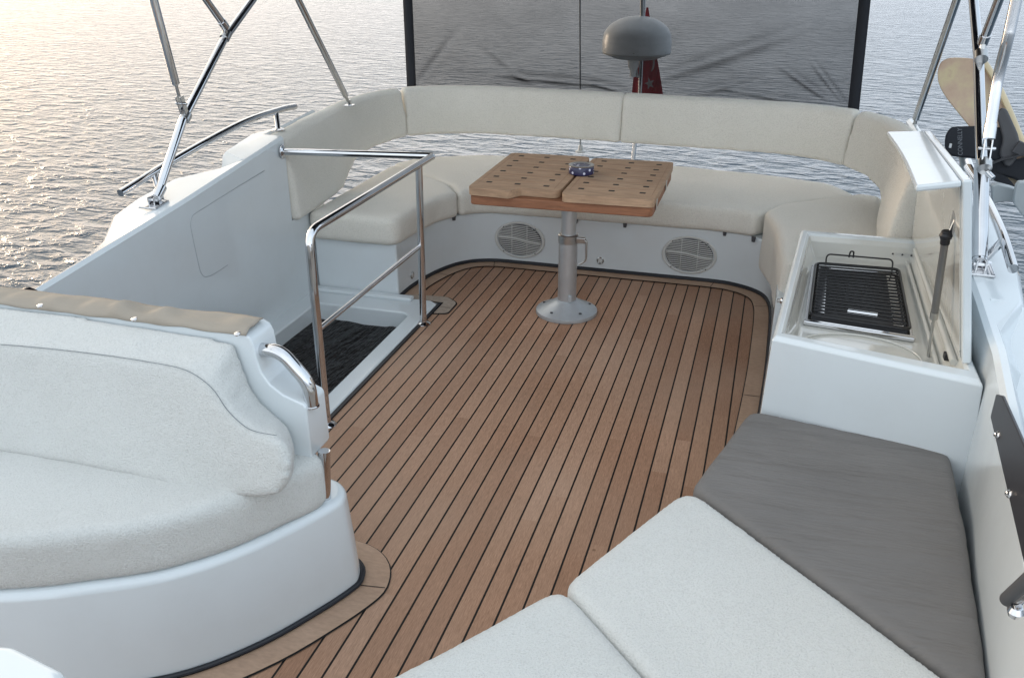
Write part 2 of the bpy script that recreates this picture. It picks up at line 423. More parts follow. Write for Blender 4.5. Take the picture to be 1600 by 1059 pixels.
def add_lathe(bm, prof, c, res=40, mi=0, axis=None):
    """prof: list of (r, z); c centre; optional rotation matrix axis"""
    c = Vector(c); rings = []
    for r, z in prof:
        if r < 1e-5:
            v = Vector((0, 0, z)); v = axis @ v if axis else v; rings.append([bm.verts.new(c+v)]); continue
        ring = []
        for k in range(res):
            a = 2*math.pi*k/res; v = Vector((r*math.cos(a), r*math.sin(a), z)); v = axis @ v if axis else v
            ring.append(bm.verts.new(c+v))
        rings.append(ring)
    for i in range(len(rings)-1):
        a, b = rings[i], rings[i+1]
        for k in range(res):
            k2 = (k+1) % res
            if len(a) == 1 and len(b) == 1: continue
            if len(a) == 1: f = bm.faces.new((a[0], b[k2], b[k]))
            elif len(b) == 1: f = bm.faces.new((a[k], a[k2], b[0]))
            else: f = bm.faces.new((a[k], a[k2], b[k2], b[k]))
            f.material_index = mi
    for ring in (rings[0], rings[-1]):
        if len(ring) > 1: f = bm.faces.new(ring); f.material_index = mi
def lathe(name, prof, c, m, parent=None, res=40, axis=None):
    bm = bmesh.new(); add_lathe(bm, prof, c, res, 0, axis); o = from_bm(name, bm, m, parent)
    o.data.set_sharp_from_angle(angle=R(40)); return o
def look(n):   # matrix taking +Z to direction n
    return Vector(n).to_track_quat('Z', 'Y').to_matrix()
_tex = {}
def cloud(size):
    if size not in _tex:
        t = bpy.data.textures.new('clouds', 'CLOUDS'); t.noise_scale = size; t.noise_depth = 2; _tex[size] = t
    return _tex[size]
def soften(o, vox=.014, it=8, lump=.006, size=.25, fine=0, fac=.5, grow=.007):
    r = o.modifiers.new('remesh', 'REMESH'); r.mode = 'VOXEL'; r.voxel_size = vox; r.use_smooth_shade = True
    s = o.modifiers.new('smooth', 'SMOOTH'); s.factor = fac; s.iterations = it
    d = o.modifiers.new('lumps', 'DISPLACE'); d.texture = cloud(size); d.texture_coords = 'GLOBAL'; d.strength = lump; d.mid_level = .5
    g_ = o.modifiers.new('fill', 'DISPLACE'); g_.strength = grow; g_.mid_level = 0
    if fine:
        d = o.modifiers.new('pile', 'DISPLACE'); d.texture = cloud(.012); d.texture_coords = 'GLOBAL'; d.strength = fine; d.mid_level = .5
    return o
def cushion(name, poly, z0, z1, m, label, r=.03, parent=None, fn=None, bev=.03, group=None, cat='cushion', **kw):
    bm = bmesh.new(); add_prism(bm, rounded(poly, r), z0, z1, fn)
    o = from_bm(name, bm, m, parent); b = bevel(o, bev, 4, 40); b.modifiers['bevel'].harden_normals = False
    soften(o, **kw)
    if label: tag(o, label, cat, group)
    return o
def loft(name, secs, m, parent=None, closed=True, smooth=True):
    bm = bmesh.new(); rings = [[bm.verts.new(p) for p in s] for s in secs]; n = len(rings[0])
    for i in range(len(rings)-1):
        for k in range(n if closed else n-1):
            bm.faces.new((rings[i][k], rings[i][(k+1) % n], rings[i+1][(k+1) % n], rings[i+1][k]))
    if closed: bm.faces.new(rings[0][::-1]); bm.faces.new(rings[-1])
    return from_bm(name, bm, m, parent, smooth)
def strip(name, path, w0, w1, z, m, parent=None):
    """flat ribbon at height z, offset w0..w1 to the right-hand side of a 2D path"""
    pts = [Vector(p).to_2d() for p in path]; bm = bmesh.new(); prev = None
    for i, p in enumerate(pts):
        t = (pts[min(i+1, len(pts)-1)]-pts[max(i-1, 0)]).normalized(); nn = Vector((t.y, -t.x))
        a = p+nn*w0; b = p+nn*w1; cur = (bm.verts.new((a.x, a.y, z)), bm.verts.new((b.x, b.y, z)))
        if prev: bm.faces.new((prev[0], cur[0], cur[1], prev[1]))
        prev = cur
    return from_bm(name, bm, m, parent, False)

# ------------------------------------------------------------------ sea
bm = bmesh.new()
v = [bm.verts.new(p) for p in ((-4000, -4000, -4.4), (4000, -4000, -4.4), (4000, 4000, -4.4), (-4000, 4000, -4.4))]; bm.faces.new(v)
tag(from_bm('sea', bm, M_SEA, None, False), kind='structure')

# ------------------------------------------------------------------ deck
bm = bmesh.new()
for x0, y0, x1, y1 in ((-1.515, -.6, .16, 3.955), (-1.78, 3.955, .16, 4.66), (-2.2, -.6, -1.515, 1.90), (.16, -.6, .75, 2.6)):
    bm.faces.new([bm.verts.new(p) for p in ((x0, y0, 0), (x1, y0, 0), (x1, y1, 0), (x0, y1, 0))])
bmesh.ops.remove_doubles(bm, verts=bm.verts, dist=.0005)
deck = tag(from_bm('deck', bm, M_DECK, None, False), kind='structure')
# white deck shell under the teak, down to the hull
bm = bmesh.new()
add_prism(bm, [(-1.50, -.6), (.16, -.6), (.16, 4.64), (-1.50, 4.64)], -.25, -.012)
deck_shell = tag(from_bm('deck_underside', bm, M_GEL, None, False), kind='structure')

# base path of the aft bench (floor line), left near end -> aft -> right near end
BASE = [(-1.739, 3.956), (-1.735, 4.10), (-1.715, 4.24), (-1.68, 4.38), (-1.62, 4.51), (-1.54, 4.59), (-1.43, 4.632), (-1.3, 4.638),
        (-.9, 4.637), (-.4, 4.637), (-.2, 4.634), (-.10, 4.615), (0.0, 4.56), (.065, 4.48), (.095, 4.36), (.104, 4.2), (.104, 3.9), (.10, 3.6), (.09, 3.3), (.075, 2.95), (.07, 2.6)]
BP = [tuple(p.to_2d()) for p in smooth_path([(x, y, 0) for x, y in BASE], 4)]
INN = BP[:]  # path runs with the cockpit on its right-hand side
strip('margin_seam', INN, 0, .083, .003, M_CAULK, deck)
strip('margin_board', INN, .004, .079, .006, M_MARGIN, deck)
def joint(a, b, w=.003, z=.0075):
    a = Vector(a); b = Vector(b); n = (b-a).normalized(); n = Vector((n.y, -n.x))*w/2; bm = bmesh.new()
    bm.faces.new([bm.verts.new((q.x, q.y, z)) for q in (a-n, a+n, b+n, b-n)]); return from_bm('margin_joint', bm, M_CAULK, deck, False)
joint((-1.43, 4.63), (-1.41, 4.55)); joint((-.20, 4.634), (-.215, 4.55)); joint((.1, 4.36), (.02, 4.34)); joint((.09, 3.35), (.01, 3.35)); joint((-1.69, 4.36), (-1.60, 4.34))
tube('rubber_trim', [(x, y, .011) for x, y in BP], .012, M_RUBBER, deck, 8)
# pale teak pad that wraps the corner of the hatch
pad = rounded([(-1.76, 3.962), (-1.74, 4.02), (-1.50, 4.045), (-1.425, 3.98), (-1.425, 3.83), (-1.50, 3.81), (-1.50, 3.955), (-1.6, 3.962)], [0, .02, .07, .06, .03, .0, .0, 0])
prism('margin_seam', pad, .0005, .0035, M_CAULK, deck)
prism('margin_pad', rounded([(-1.745, 3.968), (-1.73, 4.013), (-1.505, 4.038), (-1.431, 3.975), (-1.431, 3.838), (-1.495, 3.818), (-1.495, 3.962), (-1.6, 3.968)], [0, .02, .065, .055, .03, 0, 0, 0]), .0035, .0065, teak('bleached teak pad', (.40, .33, .27), (3, 3, 1), 22), deck)
joint((-1.497, 3.90), (-1.44, 3.895))
# black caulk edge along the hatch
bm = bmesh.new(); box(bm, (-1.509, 2.9, .004), (.016, 2.1, .010)); from_bm('rubber_trim', bm, M_RUBBER, deck, False)

# ------------------------------------------------------------------ hatch: white lip and dark cover
hl = empty('stair_hatch', (-1.85, 2.9, 0), 'dark stair opening with raised white lip beside the teak deck', 'hatch')
bm = bmesh.new()
outer = [(-2.24, 1.90), (-1.517, 1.90), (-1.517, 3.92), (-1.56, 3.953), (-2.24, 3.953)]
inner = rounded([(-2.105, 1.99), (-1.60, 1.99), (-1.60, 3.765), (-2.105, 3.765)], [0, .02, .06, .0])
def ring_prism(bm, out, inn, z0, z1):
    # triangulated ring by bridging nearest vertices
    g = []
    for z in (z0, z1):
        vo = [bm.verts.new((x, y, z)) for x, y in out]; vi = [bm.verts.new((x, y, z)) for x, y in inn]; g.append((vo, vi))
        eo = [bm.edges.new((vo[i], vo[(i+1) % len(vo)])) for i in range(len(vo))]; ei = [bm.edges.new((vi[i], vi[(i+1) % len(vi)])) for i in range(len(vi))]
        bmesh.ops.triangle_fill(bm, edges=eo+ei, use_beauty=True)
    for q in (0, 1):
        a, b = g[0][q], g[1][q]
        for i in range(len(a)): bm.faces.new((a[i], a[(i+1) % len(a)], b[(i+1) % len(b)], b[i]))
ring_prism(bm, outer, inner, -.12, .014)
o = from_bm('lip', bm, M_GEL, hl, True); bevel(o, .010, 3, 50)
# second small step on the far side
bm = bmesh.new(); box(bm, (-1.93, 3.925, .022), (.56, .05, .02)); bevel(from_bm('step', bm, M_GEL, hl), .008)
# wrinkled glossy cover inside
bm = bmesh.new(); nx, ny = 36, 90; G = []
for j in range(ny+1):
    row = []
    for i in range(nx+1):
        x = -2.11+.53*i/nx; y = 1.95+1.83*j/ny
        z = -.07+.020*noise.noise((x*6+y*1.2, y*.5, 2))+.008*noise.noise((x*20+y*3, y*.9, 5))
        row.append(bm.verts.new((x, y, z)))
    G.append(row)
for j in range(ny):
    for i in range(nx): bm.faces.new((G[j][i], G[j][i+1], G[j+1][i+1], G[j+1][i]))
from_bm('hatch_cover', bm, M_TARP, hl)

# ------------------------------------------------------------------ side coamings
def zt(y):
    pts = [(0.5, .50), (2.15, .665), (2.95, .742), (3.77, .84), (4.4, .855), (5.6, .855)]
    for (a, za), (b, zb) in zip(pts, pts[1:]):
        if y <= b: return za+(zb-za)*(y-a)/(b-a)
    return pts[-1][1]
MX = lambda b, side: -.83+side*b
def coaming(side, stations, parent):
    secs = []
    for y, bi_low, bi, bo, dz, drop in stations:
        z = zt(y)
        secs.append([(MX(bi_low, side), y, -.35), (MX(bi, side), y, z-.012), (MX(bi+.014, side), y, z), (MX(bo-.02, side), y, z+dz), (MX(bo, side), y, z+dz-.02), (MX(bo+.03, side), y, z+dz-.14-drop), (MX(bo+.10, side), y, -3.2), (MX(bi_low, side), y, -3.2)])
    return loft('wall', secs, M_GEL, parent)
cl = empty('side_coaming', (-2.25, 3, 0), 'white moulded side wall on the left with stepped outer edge, beside the stair hatch', 'side wall')
o = coaming(-1, [(.6, 1.37, 1.37, 1.42, -.02, 0), (2.1, 1.37, 1.37, 1.42, -.01, 0), (2.45, 1.37, 1.37, 1.44, -.015, .05), (2.68, 1.37, 1.37, 1.55, -.06, 0), (2.84, 1.37, 1.37, 1.62, -.03, 0), (3.0, 1.37, 1.37, 1.63, -.022, 0), (3.2, 1.37, 1.37, 1.59, -.01, 0), (3.34, 1.37, 1.37, 1.46, -.005, 0),
             (3.45, 1.37, 1.37, 1.42, -.005, 0)], cl)
o.data.set_sharp_from_angle(angle=R(35))
o = coaming(-1, [(3.451, 1.371, 1.371, 1.42, 0.0, 0), (3.52, 1.371, 1.371, 1.54, .004, 0), (3.775, 1.371, 1.371, 1.55, .004, 0), (3.785, 1.47, 1.47, 1.55, .002, 0), (4.1, 1.49, 1.49, 1.54, -.02, 0), (4.3, 1.51, 1.51, 1.54, -.10, 0), (4.38, 1.515, 1.515, 1.54, -.3, 0)], cl)
o.name = 'raised_step'; o.data.set_sharp_from_angle(angle=R(30))
# shallow access panel groove
gp = [PX(u, v, -2.1995) for u, v in ((413, 267), (360, 299), (300, 337), (297, 350), (304, 385), (313, 425), (319, 433), (330, 431), (356, 414))]
tube('panel_groove', fillet(gp, .03), .0016, simple('panel gap', (.40, .43, .45), .5), cl, 6)
bm = bmesh.new(); add_tube(bm, [PX(424, 541, -2.199), PX(472, 474, -2.199)], .0018, 6); from_bm('panel_seam', bm, M_THREAD, cl)

cr = empty('side_coaming', (.65, 2.5, 0), 'white moulded side wall on the right with snap studs, outboard of the galley and cushions', 'side wall')
# inner wall + side deck + steep outer face on the right side, from near to aft
secs = []
for y, il, it, ot, zo, ob in ((.5, .44, .50, .56, .50, .60), (1.5, .50, .552, .60, .60, .66), (2.15, .585, .617, .665, .655, .74), (2.45, .635, .640, .685, .675, .78), (2.60, .640, .642, .70, .685, .80), (2.76, .640, .645, .775, .722, .83), (3.0, .640, .645, .81, .735, .84), (3.4, .640, .645, .82, .77, .85), (3.75, .640, .65, .80, .80, .84), (4.4, .62, .66, .78, .81, .82), (5.0, .60, .66, .74, .72, .78)):
    z = zt(y)-.004
    secs.append([(il, y, -.3), (it, y, z-.014), (it+.012, y, z), (it+.03, y, z+.001), (ot-.015, y, zo), (ot, y, zo-.016), (ob, y, zo-.30 if y < 2.6 else zo-.16), (ob+.08, y, -3.2), (il, y, -3.2)])
o = loft('wall', secs, M_GEL, cr); o.data.set_sharp_from_angle(angle=R(28))
# lower outboard moulding: the sloping shoulder outside the wall
secs = []
for y, z, xo in ((1.2, .40, .82), (2.0, .47, .84), (2.45, .55, .85), (2.74, .70, .80), (2.755, .716, .79)):
    xi = .68
    secs.append([(xi, y, -.3), (xi, y, z+.01), (xo-.03, y, z), (xo, y, z-.025), (xo+.06, y, -3.1), (xi, y, -3.1)])
o = loft('shoulder', secs, M_GEL, cr); o.data.set_sharp_from_angle(angle=R(28))
def stud(name, c, n, m, parent, r=.008):
    return lathe(name, [(r, 0), (r, .002), (r*.6, .0045), (r*.55, .008), (r*.35, .009), (0, .009)], c, m, parent, 16, look(n))

# ------------------------------------------------------------------ aft bench base
bb = empty('bench_base', (-.83, 4.7, 0), 'white U-shaped moulded base below the aft seat cushions', 'seat base')
inner_path = [p for p in BP if True]
out_poly = inner_path[:] + [(.62, 2.60), (.62, 5.0), (.40, 5.30), (-.1, 5.46), (-1.5, 5.50), (-2.0, 5.36), (-2.19, 5.02), (-2.19, 3.956)]
# only the stretch behind y 3.74 on the right
out_poly = [p for p in inner_path if not (p[0] > 0 and p[1] < 3.74)] + [(.10, 3.735), (.62, 3.735), (.62, 5.0), (.40, 5.30), (-.1, 5.46), (-1.5, 5.50), (-2.0, 5.36), (-2.19, 5.02), (-2.19, 3.956)]
o = prism('moulding', out_poly, -.2, .292, M_GEL, bb, bev=.012)
prism('side_panel', [(-2.30, 3.77), (-2.2005, 3.77), (-2.2005, 4.0), (-2.30, 4.0)], -.35, .43, M_GEL, bb)
o = prism('rear_flange', [(.64, 4.7), (.60, 5.12), (.42, 5.36), (-.1, 5.50), (-1.5, 5.53), (-2.05, 5.40), (-2.24, 5.05), (-2.24, 4.7), (-2.1, 4.7), (-1.9, 5.2), (-1.5, 5.35), (-.1, 5.3), (.3, 5.1), (.45, 4.7)], .293, .375, M_GEL, bb, bev=.015)
def clip(c, n):
    a = look(n); bm = bmesh.new()
    vs = []
    for z, w in ((0, .011), (-.028, .0075)):
        for sx, sy in ((-1, -1), (1, -1), (1, 1), (-1, 1)):
            p = Vector((0, 0, 0)); t = Vector((-n[1], n[0], 0)); q = Vector(c)+t*sx*w+Vector(n)*(.004+sy*.006)+Vector((0, 0, z)); vs.append(bm.verts.new(q))
    for f in ((0, 1, 2, 3), (7, 6, 5, 4), (0, 4, 5, 1), (1, 5, 6, 2), (2, 6, 7, 3), (3, 7, 4, 0)): bm.faces.new([vs[i] for i in f])
    o = from_bm('cushion_clip', bm, M_PLASTIC, bb, True); bevel(o, .002, 2); return o
for u, v in ((703, 327), (731, 327)):
    p = P(u, v, .295); clip((p[0], min(p[1], 4.632), .298), (0, -1, 0)) if u > 720 else clip((-1.625, 4.50, .298), (.8, -.6, 0))
for x in (-.965, -.695, -.17): clip((x, 4.632, .298), (0, -1, 0))
clip((-.02, 4.565, .298), (-.5, -.85, 0))

# speakers: oval grilles with slats
def speaker(x, label):
    r = empty('speaker', (x, 4.637, .148), label, 'speaker', 'round speakers in the bench front')
    Y = 4.636; zc = .146; rx, rz = .146, .106
    n = 48; bm = bmesh.new()
    prof = [(1.0, 0.0), (1.0, -.004), (.975, -.0065), (.90, -.0075), (.885, -.003), (.885, 0)]
    rings = [[bm.verts.new((x+rx*s*math.cos(2*math.pi*k/n), Y+d, zc+rz*s*math.sin(2*math.pi*k/n))) for k in range(n)] for s, d in prof]
    for a, b in zip(rings, rings[1:]):
        for k in range(n): bm.faces.new((a[k], a[(k+1) % n], b[(k+1) % n], b[k]))
    from_bm('rim', bm, M_WPLASTIC, r)
    bm = bmesh.new(); bm.faces.new([bm.verts.new((x+rx*.86*math.cos(2*math.pi*k/n), Y-.0012, zc+rz*.86*math.sin(2*math.pi*k/n))) for k in range(n)])
    from_bm('cone', bm, simple('grey speaker mesh', (.16, .16, .16), .8), r, False)
    bm = bmesh.new()
    for i in range(19):
        t = -.86+1.72*i/18; w = math.sqrt(max(0, .86**2-t*t))
        if w < .1: continue
        pts = []
        for k in range(17):
            s = -w+2*w*k/16; amp = -.10*math.tanh((s-.15)*3)*(1-abs(t))
            pts.append((x+rx*s, Y-.006, zc+rz*(t+amp)))
        hh = .0026 if i != 9 else .0055
        add_tube(bm, pts, hh, 6)
    for sx in (-.3, .3):
        w = .86*math.sqrt(1-(sx/.86)**2); add_tube(bm, [(x+rx*sx, Y-.0065, zc-rz*w), (x+rx*sx, Y-.0065, zc+rz*w)], .002, 6)
    from_bm('grille', bm, M_WPLASTIC, r)
    for sx in (-1, 1):
        for sz in (-1, 1):
            lathe('screw', [(.0035, 0), (.003, .0015), (0, .002)], (x+sx*rx*.63, Y-.0095, zc+sz*rz*.68), M_BLACK, r, 10, look((0, -1, 0)))
speaker(-1.284, 'round slatted white speaker in the bench front, left of the table leg')
speaker(-.343, 'round slatted white speaker in the bench front, right of the table leg')
def courtesy(c, n, label):
    r = empty('courtesy_light', c, label, 'light', 'small round courtesy lights')
    A = look(n)
    lathe('bezel', [(.020, 0), (.020, .003), (.016, .006), (.014, .004), (.014, 0)], c, M_STEEL, r, 28, A)
    lathe('lens', [(.0139, 0), (.012, .003), (0, .0045)], c, M_WPLASTIC, r, 24, A)
p = PY(938, 407, 4.637); courtesy((p[0], 4.6365, p[2]), (0, -1, 0), 'small round light low on the bench front between the two speakers')
p = PX(647, 429, -1.725); courtesy((-1.732, p[1]-.01, p[2]), (1, -.04, 0), 'small round light low on the bench side, behind the stair handrail')

# ------------------------------------------------------------------ seat cushions of the aft bench
cushion('seat_cushion', [(-2.19, 3.925), (-1.725, 3.925), (-1.700, 4.15), (-1.665, 4.36), (-1.60, 4.49), (-1.71, 4.66), (-2.19, 5.02)], .295, .428, M_TERRY2,
        'cream seat cushion at the left end of the aft bench, behind the stair handrail', r=[.02, .06, .1, .15, .03, .1, .05], bev=.042, lump=.008, group='cream seat cushions of the aft bench')
cushion('seat_cushion', [(-1.592, 4.50), (-1.53, 4.57), (-1.43, 4.607), (-.9, 4.612), (-.3, 4.612), (-.12, 4.60), (-.03, 4.56), (.09, 4.72), (.50, 5.02), (.36, 5.26), (.0, 5.39), (-.5, 5.45), (-1.2, 5.47), (-1.75, 5.42), (-2.10, 5.26), (-2.20, 5.04), (-1.70, 4.665)], .295, .425, M_TERRY2,
        'long cream seat cushion across the stern behind the teak table', r=[.03, .08, .15, .1, .1, .1, .03, .05, .1, .15, .3, .3, .3, .3, .1, .03, .05], bev=.045, lump=.008, group='cream seat cushions of the aft bench')
cushion('seat_cushion', [(.12, 3.80), (.56, 3.80), (.60, 5.0), (.50, 5.04), (.085, 4.70), (.02, 4.56), (.085, 4.30)], .13, .438, M_TERRY2,
        'cream seat cushion hanging down beside the galley at the right end of the bench', r=[.05, .03, .05, .05, .12, .06, .2], bev=.05, lump=.010, group='cream seat cushions of the aft bench')

# backrests: swept sections
def backrest(stations, label, th=.10, close=(True, True), **kw):
    st = smooth_path([(x, y, 0) for x, y, a, b in stations], 5)
    zs = smooth_path([(a, b, 0) for x, y, a, b in stations], 5)
    secs = []; n = len(st)
    for i, p in enumerate(st):
        t = (st[min(i+1, n-1)]-st[max(i-1, 0)]).normalized(); o = Vector((-t.y, t.x, 0))    # outward (away from cockpit)
        top, bot = zs[i].x, zs[i].y; lean = .03
        h = top-bot; sec = []
        for a, z in ((.006, 0), (0, .5), (.012, .93), (.040, 1.0), (th-.03, 1.0), (th, .90), (th, .1), (th-.03, 0)):
            q = p+o*(a+lean*(z-.5)*h/.27); sec.append((q.x, q.y, bot+h*z))
        secs.append(sec)
    bm = bmesh.new(); rings = [[bm.verts.new(q) for q in s] for s in secs]; m = len(rings[0])
    for i in range(len(rings)-1):
        for k in range(m): bm.faces.new((rings[i][k], rings[i][(k+1) % m], rings[i+1][(k+1) % m], rings[i+1][k]))
    bm.faces.new(rings[0][::-1]); bm.faces.new(rings[-1])
    o = from_bm('backrest_cushion', bm, M_TERRY2); soften(o, vox=.013, it=5, lump=.006, **kw)
    return tag(o, label, 'cushion', 'cream backrest cushions of the aft bench')
Lb = [(-2.185, 3.79, .835, .43), (-2.20, 4.0, .842, .432), (-2.215, 4.2, .848, .437), (-2.225, 4.36, .850, .452), (-2.24, 4.48, .852, .50), (-2.25, 4.60, .852, .545), (-2.255, 4.80, .852, .562), (-2.225, 5.0, .852, .570), (-2.155, 5.15, .852, .578)]
# path direction: left side runs aft, outward must be -x
def rev(s): return s[::-1]
backrest(Lb, 'cream backrest cushion curving forward along the left side wall')
La = [(-2.147, 5.162, .853, .578), (-2.03, 5.25, .853, .58), (-1.85, 5.315, .853, .582), (-1.55, 5.35, .853, .583), (-1.2, 5.342, .851, .583), (-.86, 5.322, .850, .583)]
backrest(La, 'long cream backrest cushion across the stern, left of the centre seam')
Ra = [(-.850, 5.322, .850, .583), (-.5, 5.305, .850, .583), (0, 5.27, .850, .582), (.22, 5.215, .850, .578), (.40, 5.12, .852, .57)]
backrest(Ra, 'long cream backrest cushion across the stern, right of the centre seam')
Rb = [(.407, 5.112, .852, .570), (.50, 4.96, .852, .562), (.548, 4.80, .852, .555), (.565, 4.62, .850, .545), (.560, 4.48, .848, .51), (.545, 4.36, .845, .47), (.53, 4.1, .842, .44), (.515, 3.79, .838, .42)]
backrest(Rb, 'cream backrest cushion curving forward at the right end, beside the open galley lid')

# ------------------------------------------------------------------ teak table
tb = empty('teak_table', (-.871, 4.017, 0), 'folding teak table on a round aluminium pedestal in the middle of the bench', 'table')
def leaf(poly, rr, z0, z1, plugs, m, name):
    bm = bmesh.new(); add_prism(bm, rounded(poly, rr), z0, z1); o = from_bm(name, bm, m, tb); bevel(o, .006, 3)
    if plugs:
        x0, x1, ya, yb = plugs; bm = bmesh.new(); bm.from_mesh(o.data)
        for i in range(3):
            for j in range(6):
                box(bm, (x0+(x1-x0)*i/2, ya+(yb-ya)*j/5, z1+.0003), (.026, .018, .0016), None, 1)
        for j in range(5):
            y = ya+(yb-ya)*(j+.5)/5; box(bm, ((x0+x1)/2, y, z1+.0001), (x1-x0+.05, .0012, .0010), None, 2)
        for x in (x0-.045, x1+.045): box(bm, (x, (ya+yb)/2, z1+.0001), (.0012, yb-ya+.08, .0010), None, 2)
        bm.to_mesh(o.data); bm.free(); o.data.materials.append(M_CAULK); o.data.materials.append(M_TABLE2)
        o.data.polygons.foreach_set('use_smooth', [True]*len(o.data.polygons))
    return o
Lp = [(-1.282, 3.752), (-1.09, 3.742), (-1.068, 3.762), (-1.052, 3.775), (-1.035, 3.775), (-.866, 3.765), (-.866, 4.485), (-1.284, 4.478)]
Lp = [(-1.282, 3.748), (-1.085, 3.732), (-1.045, 3.800), (-.868, 3.792), (-.868, 4.495), (-1.284, 4.478)]
leaf(Lp, [.03, .02, .02, .05, .05, .03], .634, .670, (-1.215, -.945, 3.86, 4.415), M_TABLE, 'folded_leaf')
leaf([(-.852, 3.745), (-.446, 3.760), (-.446, 4.492), (-.852, 4.480)], [.035, .03, .03, .05], .634, .670, (-.785, -.51, 3.86, 4.415), M_TABLE, 'folded_leaf')
leaf([(-1.278, 3.752), (-.450, 3.768), (-.450, 4.475), (-1.278, 4.47)], .035, .588, .632, None, M_TABLE2, 'lower_board')
px, py = -.871, 4.017
lathe('base_plate', [(0, 0), (.150, 0), (.152, .006), (.150, .018), (.135, .024), (.075, .055), (.056, .068), (.05, .070), (0, .07)], (px, py, .001), M_CASTALU, tb, 64)
lathe('lower_tube', [(.0455, .06), (.0455, .39)], (px, py, 0), M_ALU, tb, 40)
lathe('upper_tube', [(.0365, .38), (.0365, .598)], (px, py, 0), M_ALU, tb, 40)
lathe('collar', [(.045, .362), (.0495, .364), (.0495, .402), (.046, .406), (.0372, .407)], (px, py, 0), M_STEEL, tb, 40)
bm = bmesh.new(); box(bm, (px+.066, py-.02, .385), (.045, .022, .030)); lev = from_bm('clamp_lug', bm, M_STEEL, tb); bevel(lev, .005)
tube('lever', fillet([(px+.085, py-.03, .39), (px+.095, py-.033, .385), (px+.095, py-.033, .29), (px+.062, py-.033, .268)], .02), .0052, M_STEEL, tb, 10)
for a in range(5):
    t = 2*math.pi*a/5+.5; lathe('bolt', [(.008, 0), (.007, .003), (0, .004)], (px+.118*math.cos(t), py+.118*math.sin(t), .0345), M_PLASTIC, tb, 12)
bm = bmesh.new(); box(bm, (px+.026, py-.044, .09), (.018, .012, .032)); bevel(from_bm('tag_plate', bm, M_CASTALU, tb), .002)
for yy in (3.86, 4.2):
    bm = bmesh.new(); box(bm, (-.4455, yy, .625), (.004, .03, .045)); bevel(from_bm('hinge', bm, M_STEEL, tb), .0015)
# ashtray
at = empty('ashtray', (-.842, 4.15, .670), 'round navy ashtray with white flowers and metal top on the teak table', 'ashtray')
lathe('bowl', [(0, 0), (.056, 0), (.060, .004), (.060, .036), (.057, .040)], (-.842, 4.13, .671), M_FLORAL, at, 40)
lathe('lid', [(.060, .0395), (.061, .043), (.052, .045), (.034, .036), (.020, .034)], (-.842, 4.13, .671), M_STEEL, at, 40)
lathe('opening', [(0, 0), (.024, 0), (.024, .002), (0, .002)], (-.842, 4.13, .7045), M_BLACK, at, 24)

# ------------------------------------------------------------------ stair handrail
hr = empty('handrail', (-1.5, 3.2, 0), 'polished steel handrail with two posts guarding the stair hatch', 'handrail')
rr_ = .0165
top = fillet([(-1.500, 2.672, 0), (-1.500, 2.672, .765), (-1.488, 3.80, .772)], .07, 8)
tube('near_post_and_rail', top+[Vector((-1.488, 3.84, .772))], rr_, M_CHROME, hr, 20)
tube('cross_rail', [(-1.486, 3.862, .772), (-2.185, 3.745, .775)], rr_, M_CHROME, hr, 20)
lathe('elbow', [(0, -.0168), (.010, -.0135), (.0168, 0), (.010, .0135), (0, .0168)], (-1.487, 3.85, .772), M_CHROME, hr, 20)
tube('far_post', [(-1.500, 3.686, 0), (-1.488, 3.686, .765)], rr_, M_CHROME, hr, 20)
tube('middle_rail', [(-1.496, 3.675, .395), (-1.50, 2.68, .395)], .0105, M_CHROME, hr, 14)
for y in (2.672, 3.686): lathe('post_foot', [(.036, 0), (.036, .003), (.030, .009), (.019, .012), (.017, .014)], (-1.5, y, .0005), M_CHROME, hr, 28)
lathe('wall_flange', [(.033, 0), (.033, .005), (.026, .010), (.018, .014)], (-2.197, 3.743, .775), M_CHROME, hr, 24, look((1, .17, 0)))

# ------------------------------------------------------------------ grab rails outboard
def grabrail(path, feet, label):
    r = empty('grab_rail', path[0], label, 'grab rail', 'outboard grab rails')
    tube('rail', smooth_path(path, 8), .0155, M_CHROME, r, 18)
    for a, b in feet:
        tube('leg', [a, b], .0125, M_CHROME, r, 16); lathe('foot', [(.030, 0), (.030, .003), (.022, .007), (.0126, .009)], a, M_CHROME, r, 24)
grabrail([(-2.40, 2.854, .789), (-2.37, 3.22, .857), (-2.33, 3.64, .918), (-2.31, 3.95, .927), (-2.30, 4.085, .922)],
         [((-2.315, 2.98, .728), (-2.385, 3.05, .825)), ((-2.278, 3.865, .849), (-2.312, 3.92, .925))], 'curved steel grab rail on the outer edge of the left side wall')
grabrail([PX(1583, 420, .745), PX(1566, 366, .75), PX(1549, 326, .765), PX(1535, 300, .78), PX(1512, 262, .80)],
         [((.70, 3.04, .742), (.742, 3.03, .82)), ((.78, 4.0, .80), PX(1518, 272, .797))], 'steel grab rail behind the right bimini post')

